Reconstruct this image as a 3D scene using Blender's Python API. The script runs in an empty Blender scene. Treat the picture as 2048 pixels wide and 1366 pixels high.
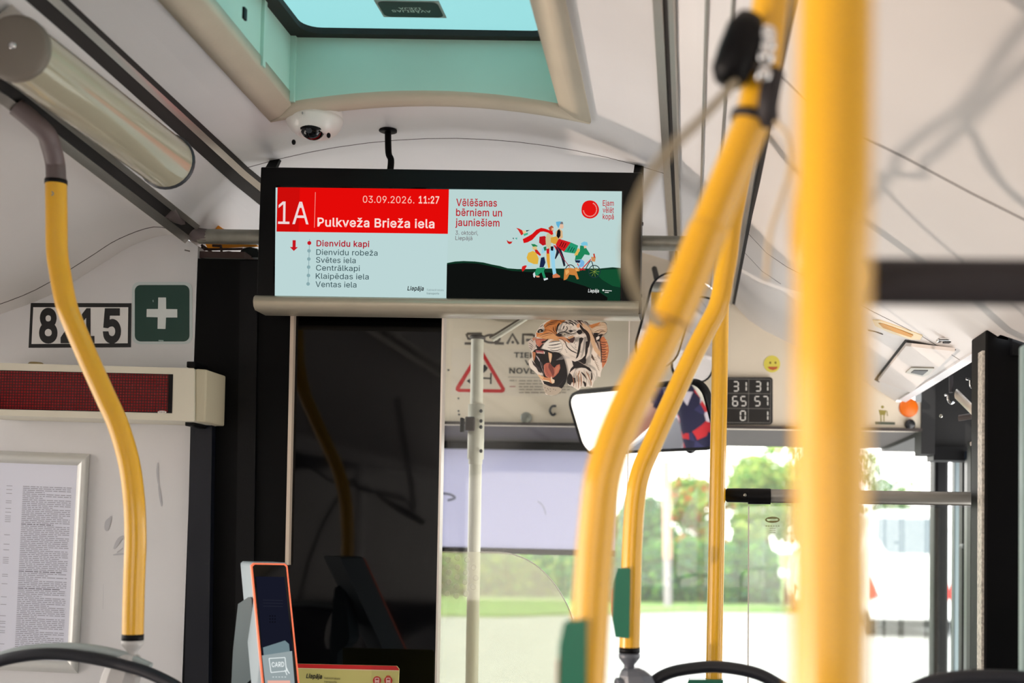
import bpy, math, random
from mathutils import Vector, Matrix, geometry

# ------------------------------------------------------------------ camera, sky, light, exposure
scene = bpy.context.scene
COL = scene.collection
W, H = 2048.0, 1366.0
FPX = 2400.0                      # focal length in pixels of a 2048 px wide frame
ROLL, PITCH = 0.015, math.atan(0.048)
CX, CY = 1382.0, 950.0            # principal point of the (off-centre) crop
CAMZ = 1.5
Rr = Vector((1, 0, 0)); Ur = Vector((0, -math.sin(PITCH), math.cos(PITCH))); FWD = Vector((0, math.cos(PITCH), math.sin(PITCH)))
RV = math.cos(ROLL) * Rr + math.sin(ROLL) * Ur
UV = -math.sin(ROLL) * Rr + math.cos(ROLL) * Ur
EYE = Vector((0, 0, CAMZ))
cam_d = bpy.data.cameras.new('camera'); cam = bpy.data.objects.new('camera', cam_d); COL.objects.link(cam)
cam.matrix_world = Matrix(((RV.x, UV.x, -FWD.x, EYE.x), (RV.y, UV.y, -FWD.y, EYE.y), (RV.z, UV.z, -FWD.z, EYE.z), (0, 0, 0, 1)))
cam_d.sensor_width = 36.0; cam_d.lens = 36.0 * FPX / W
cam_d.shift_x = (W / 2 - CX) / W; cam_d.shift_y = (CY - H / 2) / W
cam_d.clip_start = 0.02; cam_d.clip_end = 500
cam_d.dof.use_dof = True; cam_d.dof.focus_distance = 2.55; cam_d.dof.aperture_fstop = 2.9
scene.camera = cam
scene.view_settings.view_transform = 'Standard'; scene.view_settings.look = 'None'
scene.view_settings.exposure = 0.0; scene.view_settings.gamma = 1.0; scene.view_settings.use_curve_mapping = False
scene.cycles.use_denoising = True
scene.cycles.max_bounces = 10; scene.cycles.diffuse_bounces = 5; scene.cycles.glossy_bounces = 4
scene.cycles.transparent_max_bounces = 12; scene.cycles.transmission_bounces = 6
scene.cycles.sample_clamp_indirect = 6.0

world = bpy.data.worlds.new('sky'); scene.world = world; world.use_nodes = True
wn = world.node_tree.nodes; wl = world.node_tree.links; wn.clear()
w_out = wn.new('ShaderNodeOutputWorld'); w_bg = wn.new('ShaderNodeBackground')
w_tc = wn.new('ShaderNodeTexCoord'); w_sep = wn.new('ShaderNodeSeparateXYZ'); w_rmp = wn.new('ShaderNodeValToRGB')
wl.new(w_tc.outputs['Generated'], w_sep.inputs[0]); wl.new(w_sep.outputs['Z'], w_rmp.inputs[0])
w_rmp.color_ramp.elements[0].position = 0.0; w_rmp.color_ramp.elements[0].color = (1.0, 0.972, 0.948, 1)
w_rmp.color_ramp.elements[1].position = 0.7; w_rmp.color_ramp.elements[1].color = (0.80, 0.90, 1.0, 1)
wl.new(w_rmp.outputs[0], w_bg.inputs[0]); w_bg.inputs[1].default_value = 5.6
wl.new(w_bg.outputs[0], w_out.inputs[0])

sun_d = bpy.data.lights.new('sun', 'SUN'); sun = bpy.data.objects.new('sun', sun_d); COL.objects.link(sun)
sun_d.energy = 6.0; sun_d.angle = 0.009; sun_d.color = (1.0, 0.93, 0.82)
sun.rotation_euler = Vector((0.75, 0.45, -0.62)).to_track_quat('-Z', 'Y').to_euler()   # light travels this way
sun.location = (-6, -3, 8)
# sunlight thrown back up through the left windows by the glass of a parked car
gl_d = bpy.data.lights.new('sun_glint', 'SPOT'); gl = bpy.data.objects.new('sun_glint', gl_d); COL.objects.link(gl)
gl.location = (-7.0, -1.2, 0.05); gl_d.energy = 2600; gl_d.shadow_soft_size = 0.03; gl_d.spot_size = 0.36; gl_d.spot_blend = 0.45
gl_d.color = (1.0, 0.88, 0.80)
gl.rotation_euler = (Vector((0.40, 1.72, 2.06)) - gl.location).to_track_quat('-Z', 'Y').to_euler()

# ------------------------------------------------------------------ helpers
def P(px, py, Y):
    """the point at distance Y along the bus that the photograph shows at pixel (px, py)"""
    d = RV * ((px - CX) / FPX) + UV * ((CY - py) / FPX) + FWD
    return EYE + d * (Y / d.y)

def PX(px, py, x):
    d = RV * ((px - CX) / FPX) + UV * ((CY - py) / FPX) + FWD
    return EYE + d * (x / d.x)

def PZ(px, py, z):
    d = RV * ((px - CX) / FPX) + UV * ((CY - py) / FPX) + FWD
    return EYE + d * ((z - CAMZ) / d.z)

def lin(c):
    o = []
    for x in c[:3]:
        x /= 255.0
        o.append(x / 12.92 if x <= 0.04045 else ((x + 0.055) / 1.055) ** 2.4)
    return (*o, 1.0)

MATS = {}
def mat(name, rgb, rough=0.5, metal=0.0, noise=0.0, nscale=8.0, bump=0.0, bscale=60.0, coat=0.0, spec=0.5, emit=0.0, trans=0.0, stretch=None):
    """procedural surface: one colour, slight cloudy variation, fine relief"""
    if name in MATS: return MATS[name]
    m = bpy.data.materials.new(name); m.use_nodes = True; MATS[name] = m
    nt = m.node_tree; b = nt.nodes['Principled BSDF']
    b.inputs['Base Color'].default_value = lin(rgb); b.inputs['Roughness'].default_value = rough
    b.inputs['Metallic'].default_value = metal; b.inputs['Coat Weight'].default_value = coat
    b.inputs['Coat Roughness'].default_value = 0.08
    b.inputs['Specular IOR Level'].default_value = spec
    if emit: 
        b.inputs['Emission Color'].default_value = lin(rgb); b.inputs['Emission Strength'].default_value = emit
    if noise or bump:
        tc = nt.nodes.new('ShaderNodeTexCoord'); src = tc.outputs['Object']
        if stretch:
            mp = nt.nodes.new('ShaderNodeMapping'); mp.inputs['Scale'].default_value = stretch
            nt.links.new(src, mp.inputs[0]); src = mp.outputs[0]
    if noise:
        n = nt.nodes.new('ShaderNodeTexNoise'); n.inputs['Scale'].default_value = nscale; n.inputs['Detail'].default_value = 6
        nt.links.new(src, n.inputs['Vector'])
        r = nt.nodes.new('ShaderNodeValToRGB'); c = lin(rgb)
        r.color_ramp.elements[0].position = 0.3; r.color_ramp.elements[1].position = 0.7
        r.color_ramp.elements[0].color = (*[x * (1 - noise) for x in c[:3]], 1); r.color_ramp.elements[1].color = (*[min(1, x * (1 + noise * .5)) for x in c[:3]], 1)
        nt.links.new(n.outputs['Fac'], r.inputs[0]); nt.links.new(r.outputs[0], b.inputs['Base Color'])
    if bump:
        n2 = nt.nodes.new('ShaderNodeTexNoise'); n2.inputs['Scale'].default_value = bscale; n2.inputs['Detail'].default_value = 3
        nt.links.new(src, n2.inputs['Vector'])
        bp = nt.nodes.new('ShaderNodeBump'); bp.inputs['Strength'].default_value = bump; bp.inputs['Distance'].default_value = 0.004
        nt.links.new(n2.outputs['Fac'], bp.inputs['Height']); nt.links.new(bp.outputs[0], b.inputs['Normal'])
    return m

def glass(name, tint=(255, 255, 255), refl=1.0, haze=0.0, haze_rgb=(230, 225, 210), rough=0.0):
    """thin sheet of glass or plexiglass: see-through, Fresnel reflection, optional haze of scratches and dirt"""
    if name in MATS: return MATS[name]
    m = bpy.data.materials.new(name); m.use_nodes = True; MATS[name] = m
    nt = m.node_tree; nt.nodes.clear(); L = nt.links.new
    out = nt.nodes.new('ShaderNodeOutputMaterial'); tr = nt.nodes.new('ShaderNodeBsdfTransparent'); gl_ = nt.nodes.new('ShaderNodeBsdfGlossy')
    fr = nt.nodes.new('ShaderNodeFresnel'); fr.inputs['IOR'].default_value = 1.45
    tr.inputs[0].default_value = lin(tint); gl_.inputs['Roughness'].default_value = rough
    mx = nt.nodes.new('ShaderNodeMixShader'); mu = nt.nodes.new('ShaderNodeMath'); mu.operation = 'MULTIPLY'; mu.inputs[1].default_value = refl
    L(fr.outputs[0], mu.inputs[0]); L(mu.outputs[0], mx.inputs[0]); L(tr.outputs[0], mx.inputs[1]); L(gl_.outputs[0], mx.inputs[2])
    last = mx.outputs[0]
    if haze:
        df = nt.nodes.new('ShaderNodeBsdfTranslucent'); df.inputs[0].default_value = lin(haze_rgb)
        d2 = nt.nodes.new('ShaderNodeBsdfDiffuse'); d2.inputs[0].default_value = lin(haze_rgb)
        m1 = nt.nodes.new('ShaderNodeMixShader'); m1.inputs[0].default_value = 0.25; L(df.outputs[0], m1.inputs[1]); L(d2.outputs[0], m1.inputs[2])
        m2 = nt.nodes.new('ShaderNodeMixShader'); m2.inputs[0].default_value = haze; L(last, m2.inputs[1]); L(m1.outputs[0], m2.inputs[2]); last = m2.outputs[0]
    L(last, out.inputs[0])
    return m

def sheet(name, rgb, through=0.5, rough=0.6):
    """translucent plastic or cloth: light comes through and spreads"""
    if name in MATS: return MATS[name]
    m = bpy.data.materials.new(name); m.use_nodes = True; MATS[name] = m
    nt = m.node_tree; nt.nodes.clear(); L = nt.links.new
    out = nt.nodes.new('ShaderNodeOutputMaterial'); d = nt.nodes.new('ShaderNodeBsdfDiffuse'); t = nt.nodes.new('ShaderNodeBsdfTranslucent')
    d.inputs[0].default_value = lin(rgb); t.inputs[0].default_value = lin(rgb)
    mx = nt.nodes.new('ShaderNodeMixShader'); mx.inputs[0].default_value = through
    L(d.outputs[0], mx.inputs[1]); L(t.outputs[0], mx.inputs[2]); L(mx.outputs[0], out.inputs[0])
    return m

def glow(rgb, k=1.0):
    """a lit pixel colour of a backlit screen"""
    name = 'lit_%d_%d_%d' % tuple(rgb[:3])
    if name in MATS: return MATS[name]
    m = bpy.data.materials.new(name); m.use_nodes = True; MATS[name] = m
    nt = m.node_tree; nt.nodes.clear()
    out = nt.nodes.new('ShaderNodeOutputMaterial'); e = nt.nodes.new('ShaderNodeEmission')
    e.inputs[0].default_value = lin(rgb); e.inputs[1].default_value = k
    nt.links.new(e.outputs[0], out.inputs[0])
    return m

def ink(rgb):
    return mat('ink_%d_%d_%d' % tuple(rgb[:3]), rgb, 0.45)

class MB:
    def __init__(s): s.v = []; s.f = []; s.m = []; s.s = []
    def add(s, vs, fs, mi=0, smooth=False):
        o = len(s.v); s.v += [tuple(v) for v in vs]
        for f in fs: s.f.append(tuple(i + o for i in f)); s.m.append(mi); s.s.append(smooth)
        return s
    def box(s, a, b, mi=0):
        x0, x1 = sorted((a[0], b[0])); y0, y1 = sorted((a[1], b[1])); z0, z1 = sorted((a[2], b[2]))
        return s.hexa([(x0, y0, z0), (x1, y0, z0), (x1, y1, z0), (x0, y1, z0), (x0, y0, z1), (x1, y0, z1), (x1, y1, z1), (x0, y1, z1)], mi)
    def hexa(s, p, mi=0):
        return s.add(p, [(0, 3, 2, 1), (4, 5, 6, 7), (0, 1, 5, 4), (1, 2, 6, 5), (2, 3, 7, 6), (3, 0, 4, 7)], mi)
    def prism(s, poly, ext, mi=0, smooth_sides=False):
        """polygon (3D points) extruded by the vector ext"""
        poly = [Vector(p) for p in poly]; ext = Vector(ext); n = len(poly)
        tris = geometry.tessellate_polygon([poly])
        nrm = Vector((0, 0, 0))
        for i in range(n): nrm += poly[i].cross(poly[(i + 1) % n])
        flip = nrm.dot(ext) < 0
        top = [p + ext for p in poly]
        fs = []
        for t in tris:
            a, b, c = t
            tn = (poly[b] - poly[a]).cross(poly[c] - poly[a])
            if (tn.dot(ext) > 0): a, c = c, a
            fs.append((a, b, c)); fs.append((a + n, c + n, b + n))
        s.add(poly + top, fs, mi)
        sd = []
        for i in range(n):
            j = (i + 1) % n
            sd.append((i, i + n, j + n, j) if flip else (i, j, j + n, i + n))
        return s.add(poly + top, sd, mi, smooth_sides)
    def tube(s, path, r, n=18, caps=True, mi=0, flat=(1, 1), up=None):
        path = [Vector(p) for p in path]; k = len(path)
        rs = r if isinstance(r, (list, tuple)) else [r] * k
        tang = []
        for i in range(k):
            a = path[max(0, i - 1)]; b = path[min(k - 1, i + 1)]; tang.append((b - a).normalized())
        ref = Vector(up) if up else (Vector((0, 0, 1)) if abs(tang[0].z) < .9 else Vector((0, 1, 0)))
        nn = (ref - tang[0] * ref.dot(tang[0])).normalized()
        vs = []; fs = []
        for i in range(k):
            nn = (nn - tang[i] * nn.dot(tang[i])).normalized(); bb = tang[i].cross(nn)
            for j in range(n):
                a = 2 * math.pi * j / n
                vs.append(path[i] + nn * (math.cos(a) * rs[i] * flat[0]) + bb * (math.sin(a) * rs[i] * flat[1]))
        for i in range(k - 1):
            for j in range(n):
                q = (j + 1) % n; fs.append((i * n + j, i * n + q, (i + 1) * n + q, (i + 1) * n + j))
        s.add(vs, fs, mi, True)
        if caps:
            s.add(vs[:n], [tuple(range(n))[::-1]], mi); s.add(vs[-n:], [tuple(range(n))], mi)
        return s
    def lathe(s, o, axis, prof, n=24, mi=0, smooth=True):
        """profile [(radius, height)] turned round the axis through o"""
        o = Vector(o); ax = Vector(axis).normalized(); ref = Vector((0, 0, 1)) if abs(ax.z) < .9 else Vector((1, 0, 0))
        e1 = (ref - ax * ref.dot(ax)).normalized(); e2 = ax.cross(e1)
        vs = []; fs = []
        for r, h in prof:
            for j in range(n):
                a = 2 * math.pi * j / n; vs.append(o + ax * h + e1 * (math.cos(a) * r) + e2 * (math.sin(a) * r))
        for i in range(len(prof) - 1):
            for j in range(n):
                q = (j + 1) % n; fs.append((i * n + j, i * n + q, (i + 1) * n + q, (i + 1) * n + j))
        return s.add(vs, fs, mi, smooth)
    def ball(s, c, r, n=16, k=10, mi=0):
        c = Vector(c); r = r if isinstance(r, (tuple, list)) else (r, r, r)
        vs = []; fs = []
        for i in range(k + 1):
            t = math.pi * i / k
            for j in range(n):
                a = 2 * math.pi * j / n
                vs.append((c.x + r[0] * math.sin(t) * math.cos(a), c.y + r[1] * math.sin(t) * math.sin(a), c.z + r[2] * math.cos(t)))
        for i in range(k):
            for j in range(n):
                q = (j + 1) % n; fs.append((i * n + j, (i + 1) * n + j, (i + 1) * n + q, i * n + q))
        return s.add(vs, fs, mi, True)
    def sweep(s, sections, mi=0, smooth=True, closed=False):
        """list of equally long point rows joined to a skin"""
        n = len(sections[0]); vs = [p for r in sections for p in r]; fs = []
        for i in range(len(sections) - 1):
            for j in range(n if closed else n - 1):
                q = (j + 1) % n; fs.append((i * n + j, i * n + q, (i + 1) * n + q, (i + 1) * n + j))
        return s.add(vs, fs, mi, smooth)
    def mesh(s, name, mats):
        me = bpy.data.meshes.new(name); me.from_pydata(s.v, [], s.f)
        for m in (mats if isinstance(mats, (list, tuple)) else [mats]): me.materials.append(m)
        me.polygons.foreach_set('material_index', s.m); me.polygons.foreach_set('use_smooth', s.s); me.update()
        return me
    def build(s, name, mats, parent=None, bevel=0, label=None, cat=None, group=None, kind=None, solid=0, seg=2):
        o = bpy.data.objects.new(name, s.mesh(name, mats)); COL.objects.link(o)
        if bevel:
            b = o.modifiers.new('bevel', 'BEVEL'); b.width = bevel; b.segments = seg; b.limit_method = 'ANGLE'; b.angle_limit = math.radians(40)
        if solid:
            q = o.modifiers.new('solid', 'SOLIDIFY'); q.thickness = solid; q.offset = 0
        if parent is not None: adopt(o, parent)
        return tag(o, label, cat, group, kind)

def tag(o, label=None, cat=None, group=None, kind=None):
    if label: o['label'] = label
    if cat: o['category'] = cat
    if group: o['group'] = group
    if kind: o['kind'] = kind
    return o

WORLD_LOC = {}
def wloc(o):
    v = Vector((0, 0, 0))
    while o is not None and o.parent is None and o.type == 'EMPTY': return Vector(o.location)
    return v

def adopt(o, parent):
    o.parent = parent
    o.matrix_parent_inverse = Matrix.Translation(-wloc(parent))

def thing(name, label, cat, loc=(0, 0, 0), group=None):
    o = bpy.data.objects.new(name, None); COL.objects.link(o); o.location = loc; o.empty_display_size = 0.05
    return tag(o, label, cat, group)

def struct(name, mb, m, bevel=0, parent=None, label=None):
    return mb.build(name, m, parent, bevel, label=label, kind='structure')

def copy_tree(src, off, label, group=None, scale=None):
    r = src.copy(); COL.objects.link(r); r.location = Vector(src.location) + Vector(off); r['label'] = label
    if group: r['group'] = group
    for ch in list(src.children):
        c = ch.copy(); COL.objects.link(c); c.parent = r
        for g in list(ch.children):
            d = g.copy(); COL.objects.link(d); d.parent = c
    return r

def spline(pts, k=6):
    pts = [Vector(p) for p in pts]; out = []
    for i in range(len(pts) - 1):
        p0 = pts[max(0, i - 1)]; p1 = pts[i]; p2 = pts[i + 1]; p3 = pts[min(len(pts) - 1, i + 2)]
        for j in range(k):
            t = j / k
            out.append(0.5 * ((2 * p1) + (p2 - p0) * t + (2 * p0 - 5 * p1 + 4 * p2 - p3) * t * t + (3 * p1 - p0 - 3 * p2 + p3) * t ** 3))
    out.append(pts[-1]); return out

# ------------------------------------------------------------------ lettering and flat print
GLYPHS = {',':(94,[[19,-60,34,36,68,36,42,-60]]),
'.':(94,[[48,-2,39,-1,31,4,26,12,25,20,26,29,31,37,39,42,48,43,56,42,64,37,69,29,71,20,69,12,64,4,56,-1]]),
'0':(227,[[113,-3,87,0,65,12,47,31,34,57,27,89,24,127,27,165,35,197,48,223,65,242,87,254,113,258,139,254,161,242,179,223,192,197,200,165,203,127,200,89,192,57,179,31,162,12,140,0],[113,25,131,28,145,37,157,52,165,72,170,97,172,127,170,157,165,182,157,203,145,218,131,227,113,230,96,227,82,218,70,203,62,182,56,157,55,127,56,97,62,72,70,52,82,37,96,28]]),
'1':(227,[[38,0,38,27,195,27,195,0],[138,254,138,0,106,0,106,224,105,224,43,179,43,213,99,254]]),
'2':(227,[[32,0,32,24,117,114,141,141,155,163,160,186,159,198,154,209,146,218,137,224,112,230,98,228,86,224,77,216,69,207,65,195,64,181,33,181,35,202,43,221,55,237,72,248,91,255,112,258,134,255,153,248,169,237,181,223,188,205,191,186,185,159,168,129,133,90,76,30,76,28,195,28,195,0]]),
'3':(227,[[109,-3,87,-1,66,5,49,15,35,29,26,46,22,66,55,66,57,54,63,44,72,35,83,30,109,25,138,30,149,37,157,46,163,58,165,72,163,86,158,98,150,109,137,117,121,122,101,124,78,124,78,150,144,224,144,226,35,226,35,254,186,254,186,230,106,139,106,144,132,144,154,138,172,127,185,111,194,93,196,72,194,51,185,33,172,18,154,6,133,-1]]),
'4':(227,[[20,53,20,79,123,254,155,254,54,83,54,81,207,81,207,53],[141,0,141,61,141,73,141,159,171,159,171,0]]),
'5':(227,[[111,-3,89,-1,70,6,54,16,41,30,33,47,30,65,61,65,64,54,69,44,87,30,111,25,125,27,138,32,149,41,157,52,162,66,164,81,162,97,157,111,148,122,137,131,124,137,109,138,84,134,64,123,34,126,48,254,183,254,183,226,75,226,67,151,68,151,89,162,115,167,131,165,147,160,161,153,172,143,182,130,189,116,194,99,195,82,193,58,184,38,171,21,154,8,134,-1]]),
'6':(227,[[113,-3,91,-1,71,7,55,20,42,37,34,58,32,81,34,100,40,119,69,170,126,254,161,254,75,131,73,131,83,144,98,153,117,157,139,155,158,147,173,136,185,120,192,101,194,79,192,56,184,36,171,20,155,7,135,-1],[113,24,127,26,139,31,149,40,157,51,162,64,164,79,162,94,157,107,149,118,139,126,127,131,113,133,99,131,87,126,77,118,69,107,64,94,62,79,64,64,69,51,77,40,87,31,99,26]]),
'7':(227,[[48,0,162,224,162,226,31,226,31,254,195,254,195,224,82,0]]),
'8':(227,[[113,-3,89,-1,68,6,50,17,37,31,29,48,26,68,28,83,33,98,40,110,51,121,63,128,76,132,76,133,59,141,46,154,38,171,35,190,38,209,45,225,57,239,73,249,92,256,113,258,134,256,153,249,169,239,181,225,188,209,191,190,188,171,180,154,167,141,150,133,150,132,164,128,176,121,186,110,194,98,199,83,200,68,198,48,189,31,176,17,158,6,137,-1],[113,25,129,26,142,30,153,37,161,46,167,57,168,69,167,83,161,94,153,104,141,111,128,116,113,118,98,116,85,111,73,104,65,94,59,83,58,69,59,57,64,46,73,37,84,30,97,26],[113,145,137,150,146,157,154,165,158,176,160,188,158,200,154,210,147,218,138,225,113,230,89,225,79,218,72,210,68,200,66,188,68,176,72,165,79,157,89,150]]),
'9':(227,[[113,258,135,255,155,247,171,234,184,217,192,197,194,173,192,155,186,135,158,84,100,0,65,0,151,124,154,124,144,111,128,101,109,97,87,100,69,107,53,119,41,134,34,154,32,176,34,198,42,218,55,235,71,247,91,255],[113,230,99,228,87,223,77,215,69,204,64,191,63,176,64,161,69,148,77,137,87,129,99,123,113,122,127,123,139,129,149,137,157,147,162,160,164,175,162,190,157,204,150,215,139,223,127,228]]),
':':(94,[[48,-2,39,-1,31,4,26,12,25,20,26,29,31,37,39,42,48,43,56,42,64,37,69,29,71,20,69,12,64,4,56,-1],[48,135,39,137,31,142,26,149,25,158,26,167,31,174,39,179,48,181,56,179,64,174,69,167,71,158,69,149,64,142,56,137]]),
'A':(240,[[8,0,101,254,138,254,231,0,198,0,144,151,132,186,116,239,123,239,106,185,95,151,43,0],[55,71,55,99,185,99,185,71]]),
'B':(228,[[30,0,30,254,121,254,145,252,164,245,180,235,190,221,197,205,199,187,198,172,193,160,178,143,157,133,157,131,170,129,182,123,192,114,201,102,207,86,209,68,207,50,200,33,189,20,172,9,151,2,123,0],[62,29,122,29,148,31,165,40,175,53,178,68,176,81,171,92,163,102,153,109,140,114,124,115,62,115],[62,143,119,143,144,148,154,155,162,163,166,174,168,186,165,202,156,214,141,223,120,226,62,226]]),
'C':(255,[[134,-3,103,1,75,12,52,32,35,58,24,90,20,127,24,165,35,197,52,223,75,242,103,254,134,258,170,252,186,245,201,236,214,224,224,209,232,193,236,174,204,174,195,197,179,214,158,224,134,228,111,225,92,216,75,202,62,182,54,157,52,127,54,97,63,72,75,53,92,38,112,29,134,26,158,30,179,40,195,57,204,80,236,80,232,62,224,45,214,31,201,19,187,9,170,2,153,-2]]),
'D':(251,[[109,0,48,0,48,29,107,29,136,31,159,40,177,55,189,75,197,99,200,128,197,156,190,180,177,200,160,214,138,223,110,226,47,226,47,254,113,254,147,251,176,239,200,221,217,196,227,164,231,128,227,91,217,59,199,34,175,15,145,4],[62,254,62,0,30,0,30,254]]),
'E':(209,[[30,0,30,254,186,254,186,226,62,226,62,143,178,143,178,114,62,114,62,29,188,29,188,0]]),
'I':(150,[[16,0,16,29,59,29,59,226,16,226,16,254,135,254,135,226,91,226,91,29,135,29,135,0]]),
'J':(198,[[93,-3,62,2,38,16,22,40,17,73,17,86,49,86,49,73,52,52,61,37,75,28,93,25,110,28,124,37,133,52,136,73,136,254,168,254,168,73,163,40,147,16,123,2]]),
'K':(233,[[52,73,52,108,70,131,87,152,106,172,182,254,224,254,116,138,114,138],[30,0,30,254,62,254,62,167,62,112,62,97,62,0],[186,0,94,130,114,155,224,0]]),
'L':(196,[[30,0,30,254,62,254,62,29,181,29,181,0]]),
'N':(262,[[30,0,30,254,68,254,172,91,181,75,194,53,207,27,202,27,200,54,200,79,199,97,199,254,232,254,232,0,193,0,101,145,89,165,74,191,54,226,60,227,61,192,62,164,62,145,62,0]]),
'O':(267,[[133,-3,103,1,75,12,52,32,35,58,24,90,20,127,24,165,35,197,52,223,75,242,103,254,133,258,164,254,192,242,215,223,232,197,243,165,247,127,243,90,232,58,215,32,192,12,164,1],[133,26,155,29,175,38,191,52,204,72,212,97,215,127,212,157,204,182,191,202,175,216,155,225,133,228,112,225,92,216,75,202,63,182,54,157,52,127,54,97,63,72,75,52,92,38,112,29]]),
'P':(222,[[30,0,30,254,118,254,144,252,166,244,183,231,195,215,202,195,204,174,202,152,195,133,183,116,166,104,144,96,118,93,55,93,55,121,116,121,134,123,149,128,159,136,167,147,171,160,172,174,171,188,167,201,159,211,148,219,134,224,116,226,62,226,62,0]]),
'R':(224,[[30,0,30,254,118,254,145,252,167,244,183,232,195,217,202,198,205,176,202,154,195,136,183,120,166,109,145,101,118,99,48,99,48,128,117,128,135,129,149,133,160,141,167,150,171,162,173,176,171,190,167,202,159,212,149,220,134,224,116,226,62,226,62,0],[177,0,115,115,151,115,214,0]]),
'S':(223,[[112,-4,86,-2,64,5,46,15,32,30,23,48,19,68,52,68,55,55,62,44,71,35,83,29,112,25,128,26,143,30,155,37,165,46,171,57,173,70,171,81,166,89,148,102,122,111,92,120,64,130,43,145,30,163,26,186,29,206,37,224,51,238,69,249,90,256,114,258,137,256,158,249,175,238,189,224,197,208,200,189,169,189,163,206,151,219,134,227,112,229,97,228,84,224,73,218,64,209,59,199,58,188,60,176,65,167,85,154,106,147,132,140,156,132,179,119,197,99,202,85,204,69,201,50,193,32,180,17,162,5,139,-2]]),
'T':(224,[[16,226,16,254,208,254,208,226,128,226,128,0,96,0,96,226]]),
'V':(240,[[102,0,8,254,42,254,96,103,108,69,124,15,117,15,133,69,145,103,197,254,231,254,139,0]]),
'Z':(219,[[21,0,21,23,137,193,153,215,170,238,174,227,143,226,111,226,20,226,20,254,198,254,198,231,84,64,67,40,49,17,45,27,76,28,107,29,200,29,200,0]]),
'a':(195,[[80,-4,63,-3,47,2,34,11,24,22,17,37,15,54,17,69,22,80,29,90,39,97,63,105,89,110,117,113,133,117,136,121,138,127,138,128,133,148,120,161,98,165,75,161,59,150,50,137,20,146,29,161,39,173,52,182,66,188,97,192,119,190,143,180,153,172,161,160,167,145,168,126,168,0,138,0,138,26,136,26,126,12,108,1],[85,23,101,24,114,29,124,37,132,47,136,57,138,69,138,95,130,91,116,88,100,86,88,84,67,79,52,70,47,62,46,52,51,36,65,26]]),
'b':(212,[[115,-4,99,-3,86,2,69,16,59,29,56,29,56,0,26,0,26,254,57,254,57,160,59,160,69,173,86,186,98,191,115,192,137,189,156,180,173,166,185,146,193,122,195,94,193,66,185,42,173,23,157,8,137,-1],[110,23,126,26,140,33,150,44,158,58,163,75,164,95,163,114,158,131,150,145,140,156,126,163,110,165,94,163,81,156,70,145,62,131,58,114,56,95,58,75,63,58,70,43,81,32,94,26]]),
'd':(212,[[98,-4,75,-1,56,8,40,23,27,42,20,66,17,94,20,122,27,146,40,166,56,180,75,189,98,192,114,191,126,186,144,173,153,160,155,160,155,254,186,254,186,0,156,0,156,29,153,29,143,16,126,2,114,-3],[102,23,118,26,132,32,142,43,150,58,154,75,156,95,154,114,150,131,142,145,132,156,118,163,102,165,86,163,72,156,62,145,54,131,50,114,48,95,50,75,54,58,62,44,73,33,86,26]]),
'e':(202,[[106,-4,80,-1,58,8,41,23,28,42,20,66,17,93,20,121,28,145,40,165,58,180,78,189,103,192,133,187,147,180,160,170,170,157,179,141,184,121,186,97,186,85,37,85,37,110,169,110,155,101,153,119,149,134,141,147,131,157,118,163,103,165,87,163,73,157,62,147,54,135,50,121,48,105,48,89,50,69,55,53,64,40,76,31,90,25,106,23,127,26,143,36,153,53,182,45,177,32,168,20,156,10,141,2,125,-3]]),
'i':(83,[[26,0,26,190,57,190,57,0],[42,221,34,223,27,227,22,234,21,242,22,249,27,256,34,260,42,262,50,260,57,256,62,249,63,242,62,234,57,227,50,223]]),
'j':(83,[[26,190,57,190,57,-15,55,-31,51,-45,43,-56,32,-65,19,-70,2,-71,-5,-71,-5,-43,1,-43,12,-42,20,-36,25,-27,26,-15],[42,221,34,223,27,227,22,234,20,242,22,249,27,256,34,260,42,262,50,260,57,256,61,249,63,242,61,234,57,227,50,223]]),
'k':(190,[[55,68,55,106,60,106,142,190,180,190,92,100,89,100],[26,0,26,254,57,254,57,0],[147,0,74,93,96,114,186,0]]),
'l':(95,[[70,-1,50,2,37,10,29,24,26,42,26,254,57,254,57,49,60,31,65,27,73,26,80,26,85,27,90,1,81,0]]),
'm':(305,[[26,0,26,190,56,190,56,148,54,148,59,162,66,173,86,188,110,193,129,190,144,180,154,166,160,147,156,147,161,160,169,172,190,187,218,193,234,191,249,186,261,177,270,164,276,148,278,128,278,0,248,0,248,127,245,145,236,156,224,163,209,165,197,164,187,160,173,145,168,124,168,0,137,0,137,130,134,144,126,156,115,163,100,165,79,160,70,154,63,145,58,133,57,119,57,0]]),
'n':(205,[[57,113,57,0,26,0,26,190,56,190,56,144,51,144,62,166,76,181,94,189,114,192,132,190,147,184,160,174,170,160,176,142,179,120,179,0,148,0,148,118,145,137,136,152,123,161,105,165,92,163,80,159,71,151,63,141,58,129]]),
'o':(208,[[104,-4,79,-1,58,8,41,23,28,43,20,66,17,94,20,122,28,146,41,165,58,180,79,189,104,192,128,189,149,180,167,165,180,146,188,122,191,94,188,66,180,43,167,23,149,8,128,-1],[104,23,121,26,135,33,146,44,154,59,158,75,160,94,158,112,154,129,146,144,135,155,121,162,104,165,86,162,73,155,62,144,54,129,50,112,48,94,50,75,54,59,62,44,73,33,86,26]]),
'p':(212,[[26,-71,26,190,56,190,56,160,59,160,69,173,86,186,98,191,115,192,137,189,156,180,173,166,185,146,193,122,195,94,193,66,185,42,173,23,157,8,137,-1,115,-4,99,-3,86,2,69,16,59,29,57,29,57,-71],[110,23,126,26,140,33,150,44,158,58,163,75,164,95,163,114,158,131,150,145,140,156,126,163,110,165,94,163,81,156,70,145,62,131,58,114,56,95,58,75,63,58,70,43,81,32,94,26]]),
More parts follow.
